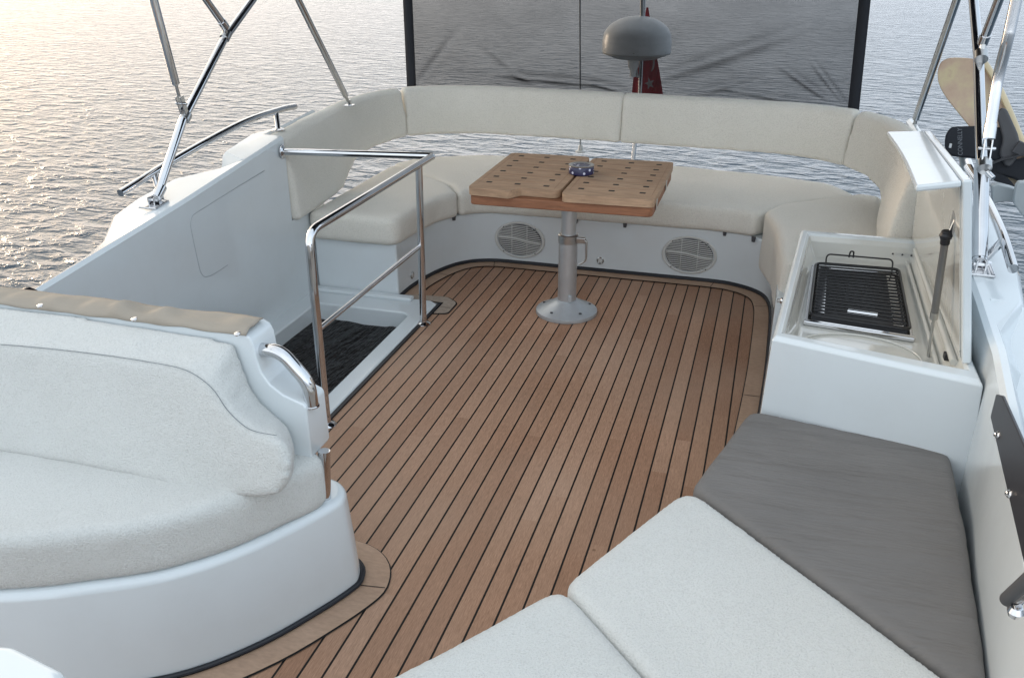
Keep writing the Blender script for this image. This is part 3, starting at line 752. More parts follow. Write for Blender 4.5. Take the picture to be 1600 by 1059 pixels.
# ------------------------------------------------------------------ bimini frame and canopy
bi = empty('bimini', (-.83, 3, .74), 'steel tube bimini frame with crossing poles on both sides', 'bimini')
def lerp(a, b, t): return Vector(a)+(Vector(b)-Vector(a))*t
for side, X in ((-1, -2.3), (1, .68)):
    if side < 0:
        main = [PX(240, 318, X), PX(285, 190, X), PX(350, 62, X), PX(395, 0, X)]
        j1 = PX(290, 183, X); br = [PX(279, 148, X), PX(263, 90, X), PX(240, 0, X)]
        j2 = PX(353, 56, X); st = [PX(352, 42, X+.02), PX(322, 0, X+.02)]
        f3 = PX(546, 163, -2.22); s3 = [PX(540, 150, -2.22), PX(466, 0, -2.22)]
        r_ = .0165; hx = -1
    else:
        main = [PX(1531, 420, X), PX(1534, 262, X), PX(1529, 88, X), PX(1521, 0, X)]
        j1 = PX(1538, 258, X); br = [PX(1545, 215, X), PX(1558, 130, X), PX(1575, 60, X), PX(1588, 0, X)]
        j2 = PX(1533, 88, X); st = [PX(1536, 66, X), PX(1561, 0, X)]
        f3 = PX(1428, 200, .68); s3 = [PX(1431, 185, .68), PX(1495, 0, .68)]
        r_ = .0175; hx = 1
    m0, m1 = Vector(main[0]), Vector(main[-1]); d = (m1-m0).normalized()
    tube('main_pole', [m0+d*.045]+[Vector(q) for q in main[1:]]+[m1+d*1.0], r_, M_CHROME, bi, 20)
    lathe('pole_socket', [(.010, -.01), (r_+.004, 0), (r_+.004, .055), (r_+.001, .057)], m0+d*.028, M_CHROME, bi, 24, look(d))
    if side > 0: tube('pole_sleeve', [m0+d*.04, Vector(main[1])-d*.0], .0235, M_CHROME, bi, 22)
    # foot plate with hinge
    bm = bmesh.new(); A = Matrix.Rotation(math.atan(.11), 3, 'X'); box(bm, m0+Vector((0, 0, -.003)), (.080, .09, .009), A); fp = from_bm('foot_plate', bm, M_CHROME, bi); bevel(fp, .003)
    bm = bmesh.new(); box(bm, m0+Vector((-.013, 0, .008)), (.006, .028, .040)); box(bm, m0+Vector((.013, 0, .008)), (.006, .028, .040)); add_tube(bm, [m0+Vector((-.022, 0, .014)), m0+Vector((.022, 0, .014))], .006, 10)
    bevel(from_bm('deck_hinge', bm, M_CHROME, bi), .002)
    # brace
    b0, b1 = Vector(br[0]), Vector(br[-1]); db = (b1-Vector(br[-2])).normalized()
    if side < 0:
        tube('brace', [b0+(b1-b0)*.12]+[lerp(b0, b1, t) for t in (.3, .6, 1)]+[b1+db*.8], .0165, M_CHROME, bi, 18)
        tube('brace_rod', [b0+(b1-b0)*-.02, b0+(b1-b0)*.16], .0068, M_STEEL, bi, 12)
        lathe('brace_nut', [(.012, 0), (.0125, .014)], b0+(b1-b0)*.105, M_CHROME, bi, 6, look(b1-b0))
        jp = Vector(j1)+Vector((0, -.02, .035))
    else:
        tube('brace', smooth_path([b0]+[Vector(q) for q in br[1:]]+[b1+db*.8], 5), .0175, M_CHROME, bi, 18)
        tube('brace_collar', [lerp(b0, br[1], -.02), lerp(b0, br[1], .25)], .0195, M_CHROME, bi, 18)
        jp = lerp(b0, j1, .5)
    # slider clamp on the main pole
    j = Vector(j1); jd = d
    tube('clamp', [j-jd*.016, j+jd*.016], r_+.0055, M_STEEL, bi, 20)
    bm = bmesh.new(); w = (b0-j); L_ = w.length
    box(bm, j+w*.45+Vector((-.011, 0, 0)), (.005, .024, L_*.95), look(w).to_3x3()); box(bm, j+w*.45+Vector((.011, 0, 0)), (.005, .024, L_*.95), look(w).to_3x3())
    add_tube(bm, [j+w*.6+Vector((-.026, 0, 0)), j+w*.6+Vector((.026, 0, 0))], .0055, 10); add_tube(bm, [j+Vector((.01*hx, -.01, -.02)), j+Vector((.028*hx, -.03, -.035))], .009, 12)
    bevel(from_bm('knuckle', bm, M_CHROME, bi), .002)
    # short strut
    s0, s1 = Vector(st[0]), Vector(st[-1]); ds = (s1-s0).normalized()
    tube('strut', [s0, s1, s1+ds*.55], .0155, M_CHROME, bi, 18)
    tube('strut_collar', [s0-ds*.004, s0+ds*.035], .0185, M_CHROME, bi, 18)
    jj = Vector(j2); tube('clamp', [jj-d*.018, jj+d*.018], r_+.005, M_STEEL, bi, 20)
    tube('strut_pin', [jj, s0+ds*.01], .010, M_STEEL, bi, 12)
    # aft strut
    a0, a1 = Vector(s3[0]), Vector(s3[-1]); da = (a1-a0).normalized()
    tube('aft_strut', [a0, a1, a1+da*1.0], .0165, M_CHROME, bi, 18)
    tube('strut_eye', [Vector(f3), a0+da*.01], .0085, M_STEEL, bi, 10)
    bm = bmesh.new(); box(bm, Vector(f3)+Vector((0, 0, -.006)), (.05, .05, .006)); box(bm, Vector(f3)+Vector((0, 0, .01)), (.02, .014, .03)); bevel(from_bm('strut_foot', bm, M_CHROME, bi), .002)
# canopy: gently arched canvas above everything
CAN_Y0, CAN_Y1 = 2.9, 5.65
bm = bmesh.new(); G = []
for j in range(13):
    y = CAN_Y0+(CAN_Y1-CAN_Y0)*j/12; G.append([bm.verts.new((-.83+x, y, 2.34-.10*(x/1.6)**2+.03*math.cos(j*math.pi/3)*.3)) for x in [(-1.62+3.24*i/14) for i in range(15)]])
for j in range(12):
    for i in range(14): bm.faces.new((G[j][i], G[j][i+1], G[j+1][i+1], G[j+1][i]))
o = from_bm('canopy', bm, M_CANOPY, bi); o.modifiers.new('s', 'SOLIDIFY').thickness = .004
for y in (2.92, 3.8, 4.75, 5.63):
    tube('bow', [(-.83+x, y, 2.325-.10*(x/1.6)**2) for x in [(-1.6+3.2*i/14) for i in range(15)]], .014, M_CHROME, bi, 12)

# ------------------------------------------------------------------ mesh sun screen hanging behind the backrest
sc = empty('sun_screen', (-.9, 5.6, .75), 'grey see-through mesh screen with black edges hanging behind the stern backrest', 'sun screen')
bm = bmesh.new(); nx, nz = 200, 130; G = []
YS = 5.60
def fxz(u, v): q = PY(u, v, 5.6); return (q[0], q[2])
FOLDS = [(fxz(800, 116), fxz(940, 130), .035, .040), (fxz(930, 128), fxz(1010, 150), .03, .035), (fxz(1000, 130), fxz(1250, 45), .06, .04), (fxz(1225, 105), fxz(1300, 158), .03, .035), (fxz(1270, 95), fxz(1322, 165), .025, .035), (fxz(650, 140), fxz(720, 50), .06, .03), (fxz(1080, 150), fxz(1180, 115), .04, .022), (fxz(760, 70), fxz(830, 125), .05, .022), (fxz(1150, 140), fxz(1320, 172), .03, .03)]
for j in range(nz+1):
    row = []; t = j/nz
    zlo = .72
    for i in range(nx+1):
        s = i/nx
        xl = -2.312+.0*t; xr = .478-.075*min(1, t*1.0)*1.0
        x = xl+(xr-xl)*s; z = zlo+(2.30-zlo)*t
        y = YS+.03*noise.noise((x*1.6+z*2, z*2.2, 1))
        lowf = math.exp(-((z-.72)/.16)**2)
        for (fa, fb, wd, hh) in FOLDS:
            wd *= .72; hh *= 1.5
            dx, dz = fb[0]-fa[0], fb[1]-fa[1]; L2 = dx*dx+dz*dz; q = ((x-fa[0])*dx+(z-fa[1])*dz)/L2
            if -.25 < q < 1.25:
                dist = ((x-fa[0])*dz-(z-fa[1])*dx)/math.sqrt(L2); e = math.sin(math.pi*max(0, min(1, (q+.25)/1.5)))
                y -= hh*e*math.exp(-(dist/wd)**2)
        row.append(bm.verts.new((x, y, z)))
    G.append(row)
for j in range(nz):
    for i in range(nx): bm.faces.new((G[j][i], G[j][i+1], G[j+1][i+1], G[j+1][i]))
from_bm('mesh_panel', bm, M_MESH, sc)
for k, i0 in ((0, 0), (1, nx)):
    pts = [];
    for j in range(nz+1):
        t = j/nz; xl = -2.312 if k == 0 else .478-.075*t; z = .72+(2.30-.72)*t; pts.append((xl, YS-.004, z))
    bm = bmesh.new(); prev = None; w = .062
    for p in pts:
        cur = [bm.verts.new((p[0]+(0 if k == 0 else -w), p[1]-.01, p[2])), bm.verts.new((p[0]+(w if k == 0 else 0), p[1]-.01, p[2]))]
        if prev: bm.faces.new((prev[0], cur[0], cur[1], prev[1]))
        prev = cur
    o = from_bm('edge_band', bm, M_NEOPRENE, sc); o.modifiers.new('s', 'SOLIDIFY').thickness = .006
# dark folds gathered along the foot of the screen
for a, b_, amp in (((430, 118), (760, 146), 3),):
    pass
def fold(pix, r0):
    pts = [PY(u, v, YS-.02) for u, v in pix]; return tube('fold', smooth_path(pts, 5), r0, M_MESH, sc, 8, flat=.4)
hem = [PY(u, v, YS-.012) for u, v in ((640, 143), (700, 140), (760, 142), (850, 146), (950, 152), (1080, 160), (1200, 168), (1330, 179))]
tube('hem', smooth_path(hem, 4), .008, M_NEOPRENE, sc, 8, flat=.5)

# ------------------------------------------------------------------ stern mast, dome, flag, whip aerial
YM = 6.1
ms = empty('stern_mast', (-.87, YM, .2), 'thin polished steel pole standing behind the stern seat, carrying the white dome', 'pole')
tube('pole', [PY(988, 262, YM), PY(1000, 150, YM), PY(1005, 20, YM), PY(1007, -60, YM)], .014, M_CHROME, ms, 16)
tube('bracket', fillet([PY(1002, 118, YM), PY(996, 120, YM), PY(994, 112, YM), PY(994, 100, YM)], .02), .012, M_STEEL, ms, 12)
tube('side_pipe', [PY(1003, 30, YM-.02), PY(1004, -50, YM-.02)], .012, M_STEEL, ms, 12)
dm = empty('antenna_dome', PY(995, 85, YM), 'white mushroom-shaped antenna dome on the stern pole behind the mesh screen', 'antenna')
dc = PY(994.5, 78, YM-.03)
lathe('radome', [(0, .208)]+[(.220*math.sin(t), .068+.140*math.cos(t)) for t in [.12*k for k in range(1, 13)]]+[(.2215, .062), (.2235, .058), (.2230, -.012), (.2195, -.014)], dc, M_DOME, dm, 72)
lathe('base_pan', [(.2205, -.0145), (.2205, -.022), (.14, -.052), (.06, -.060), (0, -.062)], dc, M_WPLASTIC, dm, 72)
lathe('neck', [(.040, -.05), (.034, -.11), (.020, -.13), (.020, -.17), (.0, -.17)], Vector(dc)+Vector((-.015, 0, 0)), M_DOME, dm, 32)
for a in range(6):
    t = a*math.pi/3+.6; lathe('screw', [(.005, 0), (0, .003)], Vector(dc)+Vector((.2215*math.cos(t), .2215*math.sin(t), 0)), M_PLASTIC, dm, 10, look((math.cos(t), math.sin(t), 0)))
# flag draped behind the mast
fl = empty('flag', PY(1005, 60, YM+.06), 'red flag with white star and crescent hanging limp behind the dome', 'flag')
YF = YM+.07
outl_l = [PY(1010, 12, YF), PY(1003, 50, YF), PY(994, 90, YF), PY(988, 130, YF), PY(983, 190, YF)]
outl_r = [PY(1013, 12, YF), PY(1019, 50, YF), PY(1026, 85, YF), PY(1034, 130, YF), PY(1043, 190, YF)]
outl_l = smooth_path(outl_l, 8); outl_r = smooth_path(outl_r, 8)
def flag_pt(s, j):
    a, b = outl_l[j], outl_r[j]; q = a+(b-a)*s; q.y = YF+.035*math.sin(s*9+j*.05)*(j/len(outl_l)); return q
bm = bmesh.new(); G = [[bm.verts.new(flag_pt(i/14, j)) for i in range(15)] for j in range(len(outl_l))]
for j in range(len(G)-1):
    for i in range(14): bm.faces.new((G[j][i], G[j][i+1], G[j+1][i+1], G[j+1][i]))
from_bm('cloth', bm, M_RED, fl).modifiers.new('s', 'SOLIDIFY').thickness = .003
def flat_shape(name, poly, m, parent, th=.002, back=False):
    bm = bmesh.new(); lo = [bm.verts.new(p) for p in poly]; bm.faces.new(lo)
    o = from_bm(name, bm, m, parent, False); o.modifiers.new('s', 'SOLIDIFY').thickness = th; return o
star = []
for k in range(10):
    a = math.pi/2+k*math.pi/5+.25; rr = 10 if k % 2 == 0 else 4.2
    star.append(PY(1015+rr*math.cos(a)*.8, 131-rr*math.sin(a), YF-.045))
M_FLAGW = simple('white flag print', (.40, .36, .36), .8)
flat_shape('star', star, M_FLAGW, fl)
cres = [PY(1017+6*math.sin(t), 98-14*math.cos(t), YF-.045) for t in [i*math.pi/8 for i in range(9)]]+[PY(1017+3.0*math.sin(t), 98-12*math.cos(t), YF-.045) for t in [i*math.pi/8 for i in range(8, -1, -1)][1:-1]]
flat_shape('crescent', cres, M_FLAGW, fl)
wa = empty('whip_aerial', PY(907, 236, YM), 'thin grey whip aerial standing at the stern left of the dome', 'aerial')
tube('whip', [PY(907, 232, YM), PY(906, -80, YM)], .0055, M_ANT, wa, 10)
lathe('mount', [(.0, 0), (.034, 0), (.034, .008), (.018, .016), (.012, .05), (.0, .052)], PY(907, 238, YM), M_WPLASTIC, wa, 24)

# ------------------------------------------------------------------ galley
ga = empty('galley_unit', (.35, 3.1, 0), 'white galley cabinet with sunken cream worktop and its lid standing open', 'galley')
gp_out = [(.075, 2.588), (.632, 2.428), (.632, 3.735), (.165, 3.735)]
gp_mid = [(.120, 2.64), (.585, 2.535), (.600, 3.66), (.205, 3.665)]
def galley():
    bm = bmesh.new()
    vo1 = [(.060, 2.575, -.0), (.660, 2.405, -.0), (.64, 3.735, 0), (.10, 3.735, 0)]
    z1 = .600
    levels = [
        [Vector(p) for p in vo1],
        [Vector((x, y, z1-.012)) for x, y in gp_out],
        [Vector((x*1, y, z1)) for x, y in [(.086, 2.60), (.622, 2.442), (.622, 3.725), (.175, 3.725)]],
        [Vector((x, y, z1)) for x, y in [(.100, 2.625), (.606, 2.50), (.612, 3.700), (.190, 3.700)]],
        [Vector((x, y, z1-.012)) for x, y in [(.112, 2.635), (.598, 2.515), (.604, 3.690), (.200, 3.690)]],
        [Vector((x, y, z1-.030)) for x, y in [(.116, 2.642), (.592, 2.525), (.600, 3.684), (.203, 3.684)]],
        [Vector((x, y, .524)) for x, y in [(.150, 2.68), (.560, 2.60), (.578, 3.62), (.225, 3.62)]],
        [Vector((x, y, .520)) for x, y in [(.160, 2.70), (.550, 2.62), (.570, 3.60), (.232, 3.60)]]]
    rings = [[bm.verts.new(p) for p in lv] for lv in levels]
    for a, b in zip(rings, rings[1:]):
        for k in range(4): bm.faces.new((a[k], a[(k+1) % 4], b[(k+1) % 4], b[k]))
    for f in bm.faces: f.material_index = 0
    bm.faces.new(rings[-1]).material_index = 1
    bm.faces.ensure_lookup_table()
    for f in bm.faces:
        if all(v.co.z < .589 and v.co.z > .5 for v in f.verts): f.material_index = 1
    return bm
bm = galley(); o = from_bm('cabinet', bm, [M_GEL, M_CREAM], ga); bevel(o, .008, 3, 18)
# raised water channel along the hinge side
tube('drain_ridge', [(.585, 2.60, .575), (.600, 3.66, .575)], .011, M_CREAM, ga, 12)
tube('drain_ridge', [(.555, 2.62, .534), (.572, 3.62, .534)], .007, M_CREAM, ga, 12)
# sink rim at the near end
tube('sink_rim', [(.335+.185*math.cos(a), 2.70+.155*math.sin(a), .523) for a in [math.pi*i/20 for i in range(-2, 23)]], .0035, M_CREAM, ga, 10)
# latch receiver on the far rim, stain and rubber buffer
bm = bmesh.new(); box(bm, PY(1412, 399, 3.655), (.055, .006, .018)); box(bm, Vector(PY(1412, 403, 3.652)), (.03, .008, .018)); bevel(from_bm('latch_catch', bm, M_WPLASTIC, ga), .002)
for u in (1395, 1410, 1424): lathe('screw', [(.004, 0), (0, .002)], PY(u, 396.5+(u-1395)*.1, 3.648), M_PLASTIC, ga, 10, look((0, -1, 0)))
bm = bmesh.new(); box(bm, (.578, 2.66, .566), (.02, .03, .02)); bevel(from_bm('hinge_block', bm, M_RUBBER, ga), .003)
lathe('turn_latch', [(.012, 0), (.012, .006), (.007, .010), (.009, .02), (0, .022)], PX(1223, 470, .115), M_CHROME, ga, 20, look((-1, 0, 0)))
# lid: panel hinged outboard, leaning inboard, with a lip along its free edge and near end
def lidp(y, s, d):
    """point on the lid: y along, s up the panel, d inboard of its inner face"""
    h = .517+(y-2.53)*(-.080)
    base = Vector((.592, y, .602)); topv = Vector((.494+(y-2.53)*.057, y, .602+h)); e = (topv-base); u = e.normalized(); nrm = Vector((-u.z, 0, u.x)); return base+e*s+nrm*d
def lidbox(name, y0, y1, s0, s1, d0, d1, m, bev=.006, cuts=6):
    bm = bmesh.new(); prev = None; rings = []
    for k in range(cuts+1):
        y = y0+(y1-y0)*k/cuts
        dd = d1(y) if callable(d1) else d1
        rings.append([bm.verts.new(p) for p in (lidp(y, s0, d0), lidp(y, s1, d0), lidp(y, s1, dd), lidp(y, s0, dd))])
    for a, b in zip(rings, rings[1:]):
        for i in range(4): bm.faces.new((a[i], a[(i+1) % 4], b[(i+1) % 4], b[i]))
    bm.faces.new(rings[0][::-1]); bm.faces.new(rings[-1])
    o = from_bm(name, bm, m, lid); bevel(o, bev, 3, 40); return o
lid = bpy.data.objects.new('lid', None); col.objects.link(lid); lid.location = (.59, 3.1, .6); adopt(lid, ga); lid.empty_display_size = .1
lidbox('lid_panel', 2.53, 3.735, .0, 1.0, -.024, 0, M_GEL)
lidbox('lid_inner_face', 2.56, 3.72, .01, .965, 0.0005, .003, M_CREAM, .001)
def lipd(y):
    t = (y-2.53)/1.2; return .112+.022*t-.010*math.sin(math.pi*min(1, t))
lidbox('lid_lip', 2.53, 3.735, .965, 1.0, .0008, lipd, M_GEL, .007, 12)
# gas strut
g0 = Vector((.485, 2.60, .545)); g1 = PX(1477, 357, .545)
g0 = Vector(PX(1450, 560, .545)); g1 = Vector(PX(1478, 368, .505))
gs = empty('gas_strut', g0, 'grey gas strut with black end holding up the galley lid', 'strut')
dg = (g1-g0)
tube('rod', [g0, g0+dg*.40], .0048, M_STEEL, gs, 12)
tube('cylinder', [g0+dg*.36, g0+dg*.94], .0105, simple('strut grey metal', (.25, .25, .25), .35, .8), gs, 18)
tube('end_cap', [g0+dg*.345, g0+dg*.40], .0118, M_STEEL, gs, 18)
tube('ball_socket', [g0+dg*.94, g0+dg*1.03], .013, M_RUBBER, gs, 14)
lathe('ball_head', [(0, -.018), (.013, -.012), (.018, 0), (.013, .012), (0, .018)], g1, M_RUBBER, gs, 18)
bm = bmesh.new(); q = Vector(PX(1488, 352, .520))
vs = [bm.verts.new(p) for p in (q+Vector((0, -.012, .030)), q+Vector((.0, -.012, -.035)), g1+Vector((.004, 0, -.008)), g1+Vector((.004, 0, .012)))]; bm.faces.new(vs)
o = from_bm('bracket', bm, M_STEEL, gs, False); o.modifiers.new('s', 'SOLIDIFY').thickness = .003
bm = bmesh.new(); box(bm, q, (.004, .05, .07)); bevel(from_bm('bracket_plate', bm, M_STEEL, gs), .001)

# grill
gr = empty('grill', (.37, 3.22, .52), 'black wire grill with steel tray sunk in the galley worktop', 'grill')
zg = .523
def gq(a, b):   # bilinear in the hob quad; a across 0..1, b along depth 0..1
    NL, FL, FR, NR = [Vector(P(u, v, zg)) for u, v in ((1264, 500), (1274, 418), (1403, 428), (1421, 524))]
    return (NL*(1-a)+NR*a)*(1-b)+(FL*(1-a)+FR*a)*b
def gbox(name, a0, a1, b0, b1, z0, z1, m, par, bev=.003):
    bm = bmesh.new(); lo = [bm.verts.new(gq(a, b)+Vector((0, 0, z0))) for a, b in ((a0, b0), (a1, b0), (a1, b1), (a0, b1))]; hi = [bm.verts.new(v.co+Vector((0, 0, z1-z0))) for v in lo]
    bm.faces.new(hi); bm.faces.new(lo[::-1])
    for i in range(4): bm.faces.new((lo[i], lo[(i+1) % 4], hi[(i+1) % 4], hi[i]))
    o = from_bm(name, bm, m, par); bevel(o, bev, 3); return o
gbox('tray', -.045, 1.03, -.055, 1.04, -.002, .007, M_CHROME, gr)
gbox('burner_well', .15, .85, .08, .94, .0075, .0085, M_BLACK, gr, .0005)
gbox('front_ledge', -.06, 1.04, -.085, -.045, -.002, .014, M_CHROME, gr, .005)
bm = bmesh.new()
for k in range(17):
    b = .07+.89*k/16; p0 = gq(.03, b)+Vector((0, 0, .024)); p1 = gq(.97, b)+Vector((0, 0, .024))
    pts = [p0+Vector((0, 0, -.014)), p0, p1, p1+Vector((0, 0, -.014))]; add_tube(bm, fillet(pts, .02, 4), .0036, 8)
from_bm('grate_bars', bm, M_BLACK, gr)
ring = [gq(a, b)+Vector((0, 0, .019)) for a, b in ((.0, .0), (1.0, .0), (1.0, 1.0), (.0, 1.0))]
bm = bmesh.new(); pth = []
for i in range(4):
    p = ring[i]; a = ring[i-1]; b = ring[(i+1) % 4]; s = p+(a-p).normalized()*.03; e = p+(b-p).normalized()*.03
    for k in range(6):
        q = k/5; pth.append((1-q)**2*s+2*q*(1-q)*p+q*q*e)
pth.append(pth[0]); pth.append(pth[1]); add_tube(bm, pth, .0055, 8, cap=False); from_bm('grate_frame', bm, M_BLACK, gr)
gbox('grate_front', .02, .98, .0, .045, .006, .018, M_BLACK, gr, .003)
# wire hoop and centre loop at the back
h0 = gq(.12, 1.0)+Vector((0, 0, .012)); h1 = gq(.92, .985)+Vector((0, 0, .012))
tube('wire_hoop', fillet([h0, h0+Vector((0, .02, .040)), h1+Vector((0, .02, .040)), h1], .018, 5), .0032, M_BLACK, gr, 8)
hm = gq(.42, 1.0)+Vector((0, .02, .045)); tube('wire_loop', fillet([hm+Vector((-.008, 0, 0)), hm+Vector((-.006, 0, .025)), hm+Vector((.006, 0, .025)), hm+Vector((.008, 0, 0))], .012), .003, M_BLACK, gr, 8)
hd0 = gq(.38, .10)+Vector((0, 0, .030)); hd1 = gq(.68, .10)+Vector((0, 0, .030))
tube('grate_handle', [hd0, hd1], .0085, M_CHROME, gr, 14)

# ------------------------------------------------------------------ foreground sunpad cushions
pb = empty('sunpad_plinth', (.1, 1.6, 0), 'white moulded plinth under the white and grey sunpad cushions', 'seat base')
prism('moulding', [(.045, 2.56), (-.07, 2.04), (-.30, 1.58), (-.56, 1.2), (-.85, .80), (.2, .6), (.47, .8), (.545, 1.5), (.60, 2.48)], -.0, .248, M_GEL, pb, bev=.015)
FA = (-.100, 2.068); FB = (.47, 1.527)
cushion('sunpad_cushion', [(-.088, 2.082), (.040, 2.560), (.592, 2.462), (.575, 2.1), (.530, 1.50), (.468, 1.548)], .25, .352, M_GREY,
        'grey canvas sunpad cushion in the corner below the galley wall', r=[.03, .05, .05, .1, .02, .02], bev=.022, lump=.006, it=4, vox=.010)
tube('piping', [(x, y, .352) for x, y in rounded([(-.078, 2.082), (.043, 2.548), (.582, 2.452), (.567, 2.1), (.522, 1.52)], .03, 4)], .0022, M_THREADG, bpy.data.objects['sunpad_cushion'], 6)
cushion('sunpad_cushion', [(-.104, 2.066), (.464, 1.522), (.52, 1.45), (.49, .95), (.285, .975), (-.332, 1.600)], .25, .356, M_TERRY,
        'white terry sunpad cushion touching the grey one', r=[.05, .02, .02, .05, .03, .05], bev=.03, lump=.006, it=5, vox=.010, fine=.003, group='white terry sunpad cushions')
cushion('sunpad_cushion', [(-.338, 1.592), (.278, .968), (.15, .62), (-.80, .70), (-.86, .86), (-.70, 1.11), (-.52, 1.335)], .25, .358, M_TERRY,
        'white terry sunpad cushion at the lower edge of the photo, beside the teak deck', r=[.05, .03, .05, .05, .1, .1, .1], bev=.03, lump=.006, it=5, vox=.010, fine=.003, group='white terry sunpad cushions')

# ------------------------------------------------------------------ companion sofa, left foreground
so = empty('companion_sofa', (-1.5, 1.6, 0), 'white moulded sofa base and back shell at left with steel handle', 'sofa')
CB = [(-2.2, 1.13), (-1.9, 1.165), (-1.586, 1.247), (-1.40, 1.335), (-1.251, 1.43), (-1.13, 1.57), (-1.045, 1.72), (-.998, 1.825), (-.993, 1.87), (-1.02, 1.925), (-1.09, 1.955), (-1.3, 1.96)]
CBs = [tuple(p.to_2d()) for p in smooth_path([(x, y, 0) for x, y in CB], 4)]
bm = bmesh.new(); lo = CBs+[(-2.2, 1.96)]
cen = Vector((-1.6, 1.6))
def insetp(p, d):
    v = cen-Vector(p); return tuple(Vector(p)+v.normalized()*d)
rings = [[bm.verts.new((*p, 0)) for p in lo], [bm.verts.new((*insetp(p, .010), .15)) for p in lo], [bm.verts.new((*insetp(p, .022), .300)) for p in lo]]
for a, b in zip(rings, rings[1:]):
    for k in range(len(lo)): bm.faces.new((a[k], a[(k+1) % len(lo)], b[(k+1) % len(lo)], b[k]))
bm.faces.new(rings[-1]); bm.faces.new(rings[0][::-1])
o = from_bm('base', bm, M_GEL, so); bevel(o, .022, 4, 50)
strip('margin_seam', CBs, 0, .088, .003, M_CAULK, deck); strip('margin_board', CBs, .004, .084, .006, M_MARGIN, deck)
strip('rubber_trim', CBs, -.004, .014, .014, M_RUBBER, deck)
joint((-.99, 1.85), (-.91, 1.86))
tube('trim_bead', [(x, y, .010) for x, y in [insetp(p, -.003) for p in CBs]], .0085, M_RUBBER, so, 8)
# seat cushion
sp_ = [insetp(p, .042) for p in CBs if p[1] < 1.83]
cushion('seat_cushion', [(-2.2, 1.17)]+[p for p in sp_[2:]]+[(-1.075, 1.84), (-1.12, 1.87), (-2.2, 1.87)], .300, .442, M_TERRY,
        'white terry seat cushion on the curved sofa base in the left foreground', r=0, bev=.035, lump=.010, vox=.011, it=6, fine=.003)
# back shell: profile in XZ extruded along Y, thickness towards aft
PL = lambda u, v, Y=1.80: (PY(u, v, Y)[0], PY(u, v, Y)[2])
shell = [(-2.25, .785), (-1.225, .785), (-1.205, .776), (-1.196, .755), (-1.193, .72), (-1.184, .68), (-1.162, .648), (-1.128, .624), (-1.09, .611), (-1.072, .604), (-1.066, .595), (-1.064, .452), (-1.072, .437), (-1.108, .437), (-1.118, .446), (-1.125, .46), (-1.25, .46), (-2.25, .46)]
bm = bmesh.new(); add_prism(bm, shell, 1.80, 1.905, xz(0)); o = from_bm('back_shell', bm, M_GEL, so); bevel(o, .014, 4, 30)
tube('support_post', [(-1.058, 1.835, .29), (-1.052, 1.845, .445)], .0165, M_CHROME, so, 18)
hA = Vector(PY(405, 546, 1.87)); hB = Vector(PY(487, 632, 1.835))
hA = Vector(PY(404, 546, 1.835)); hB = Vector(PY(487, 634, 1.83))
tube('handle', fillet([hA, Vector(PY(438, 548, 1.825)), Vector(PY(482, 598, 1.825)), hB], .035, 8), .0185, M_CHROME, so, 20)
lathe('handle_flange', [(.021, 0), (.021, .003), (.017, .006)], hB, M_CHROME, so, 24)
# backrest cushion on a plane leaning aft
p0 = Vector((-1.5, 1.60, .455)); up = Vector((0, .07, .25)).normalized(); nb_ = Vector((0, -up.z, up.y))
def bp(u, v):
    q = PP(u, v, p0, nb_); return (q.x, (q-p0).dot(up))
def bpk(u, v, c):
    return PP(u, v, p0-nb_*c, nb_)
front = [(0, 706), (150, 733), (250, 755), (350, 775), (400, 777), (436, 768), (450, 745), (452, 712), (434, 686), (402, 676), (378, 662), (353, 636), (328, 603), (288, 578), (150, 555), (0, 540)]
rear = [(0, 690), (150, 715), (250, 738), (350, 756), (408, 765), (446, 752), (458, 730), (456, 694), (448, 668), (428, 651), (404, 630), (388, 605), (376, 572), (366, 536), (150, 502), (0, 482)]
fr_ = [bpk(u, v, .004) for u, v in front]; re_ = []
for k, (u, v) in enumerate(rear):
    q = Vector(PY(u, v, 1.792))
    if k < 5: q = Vector((fr_[k].x, 1.792, .452))
    re_.append(q)
for L_ in (fr_, re_):
    a_ = L_[0].copy(); z_ = L_[-1].copy(); a_.x = -2.3; z_.x = -2.3; L_.insert(0, a_); L_.append(z_)
bm = bmesh.new(); A_ = [bm.verts.new(p) for p in fr_]; B_ = [bm.verts.new(p) for p in re_]
bm.faces.new(A_); bm.faces.new(B_[::-1])
for i in range(len(A_)): bm.faces.new((A_[i], B_[i], B_[(i+1) % len(A_)], A_[(i+1) % len(A_)]))
o = from_bm('backrest_cushion', bm, M_TERRY); b = bevel(o, .022, 4, 40); b.modifiers['bevel'].harden_normals = False
soften(o, vox=.010, it=7, lump=.010, size=.22, fine=.003, grow=.006); tag(o, 'white terry backrest cushion of the sofa in the left foreground', 'cushion')
seam = [bpk(u, v, -.001) for u, v in ((0, 538), (60, 543), (150, 553), (230, 565), (290, 578), (330, 605), (355, 640), (380, 664), (400, 674), (432, 680))]
tube('seam', smooth_path(seam, 5), .0011, M_THREAD, o, 6)
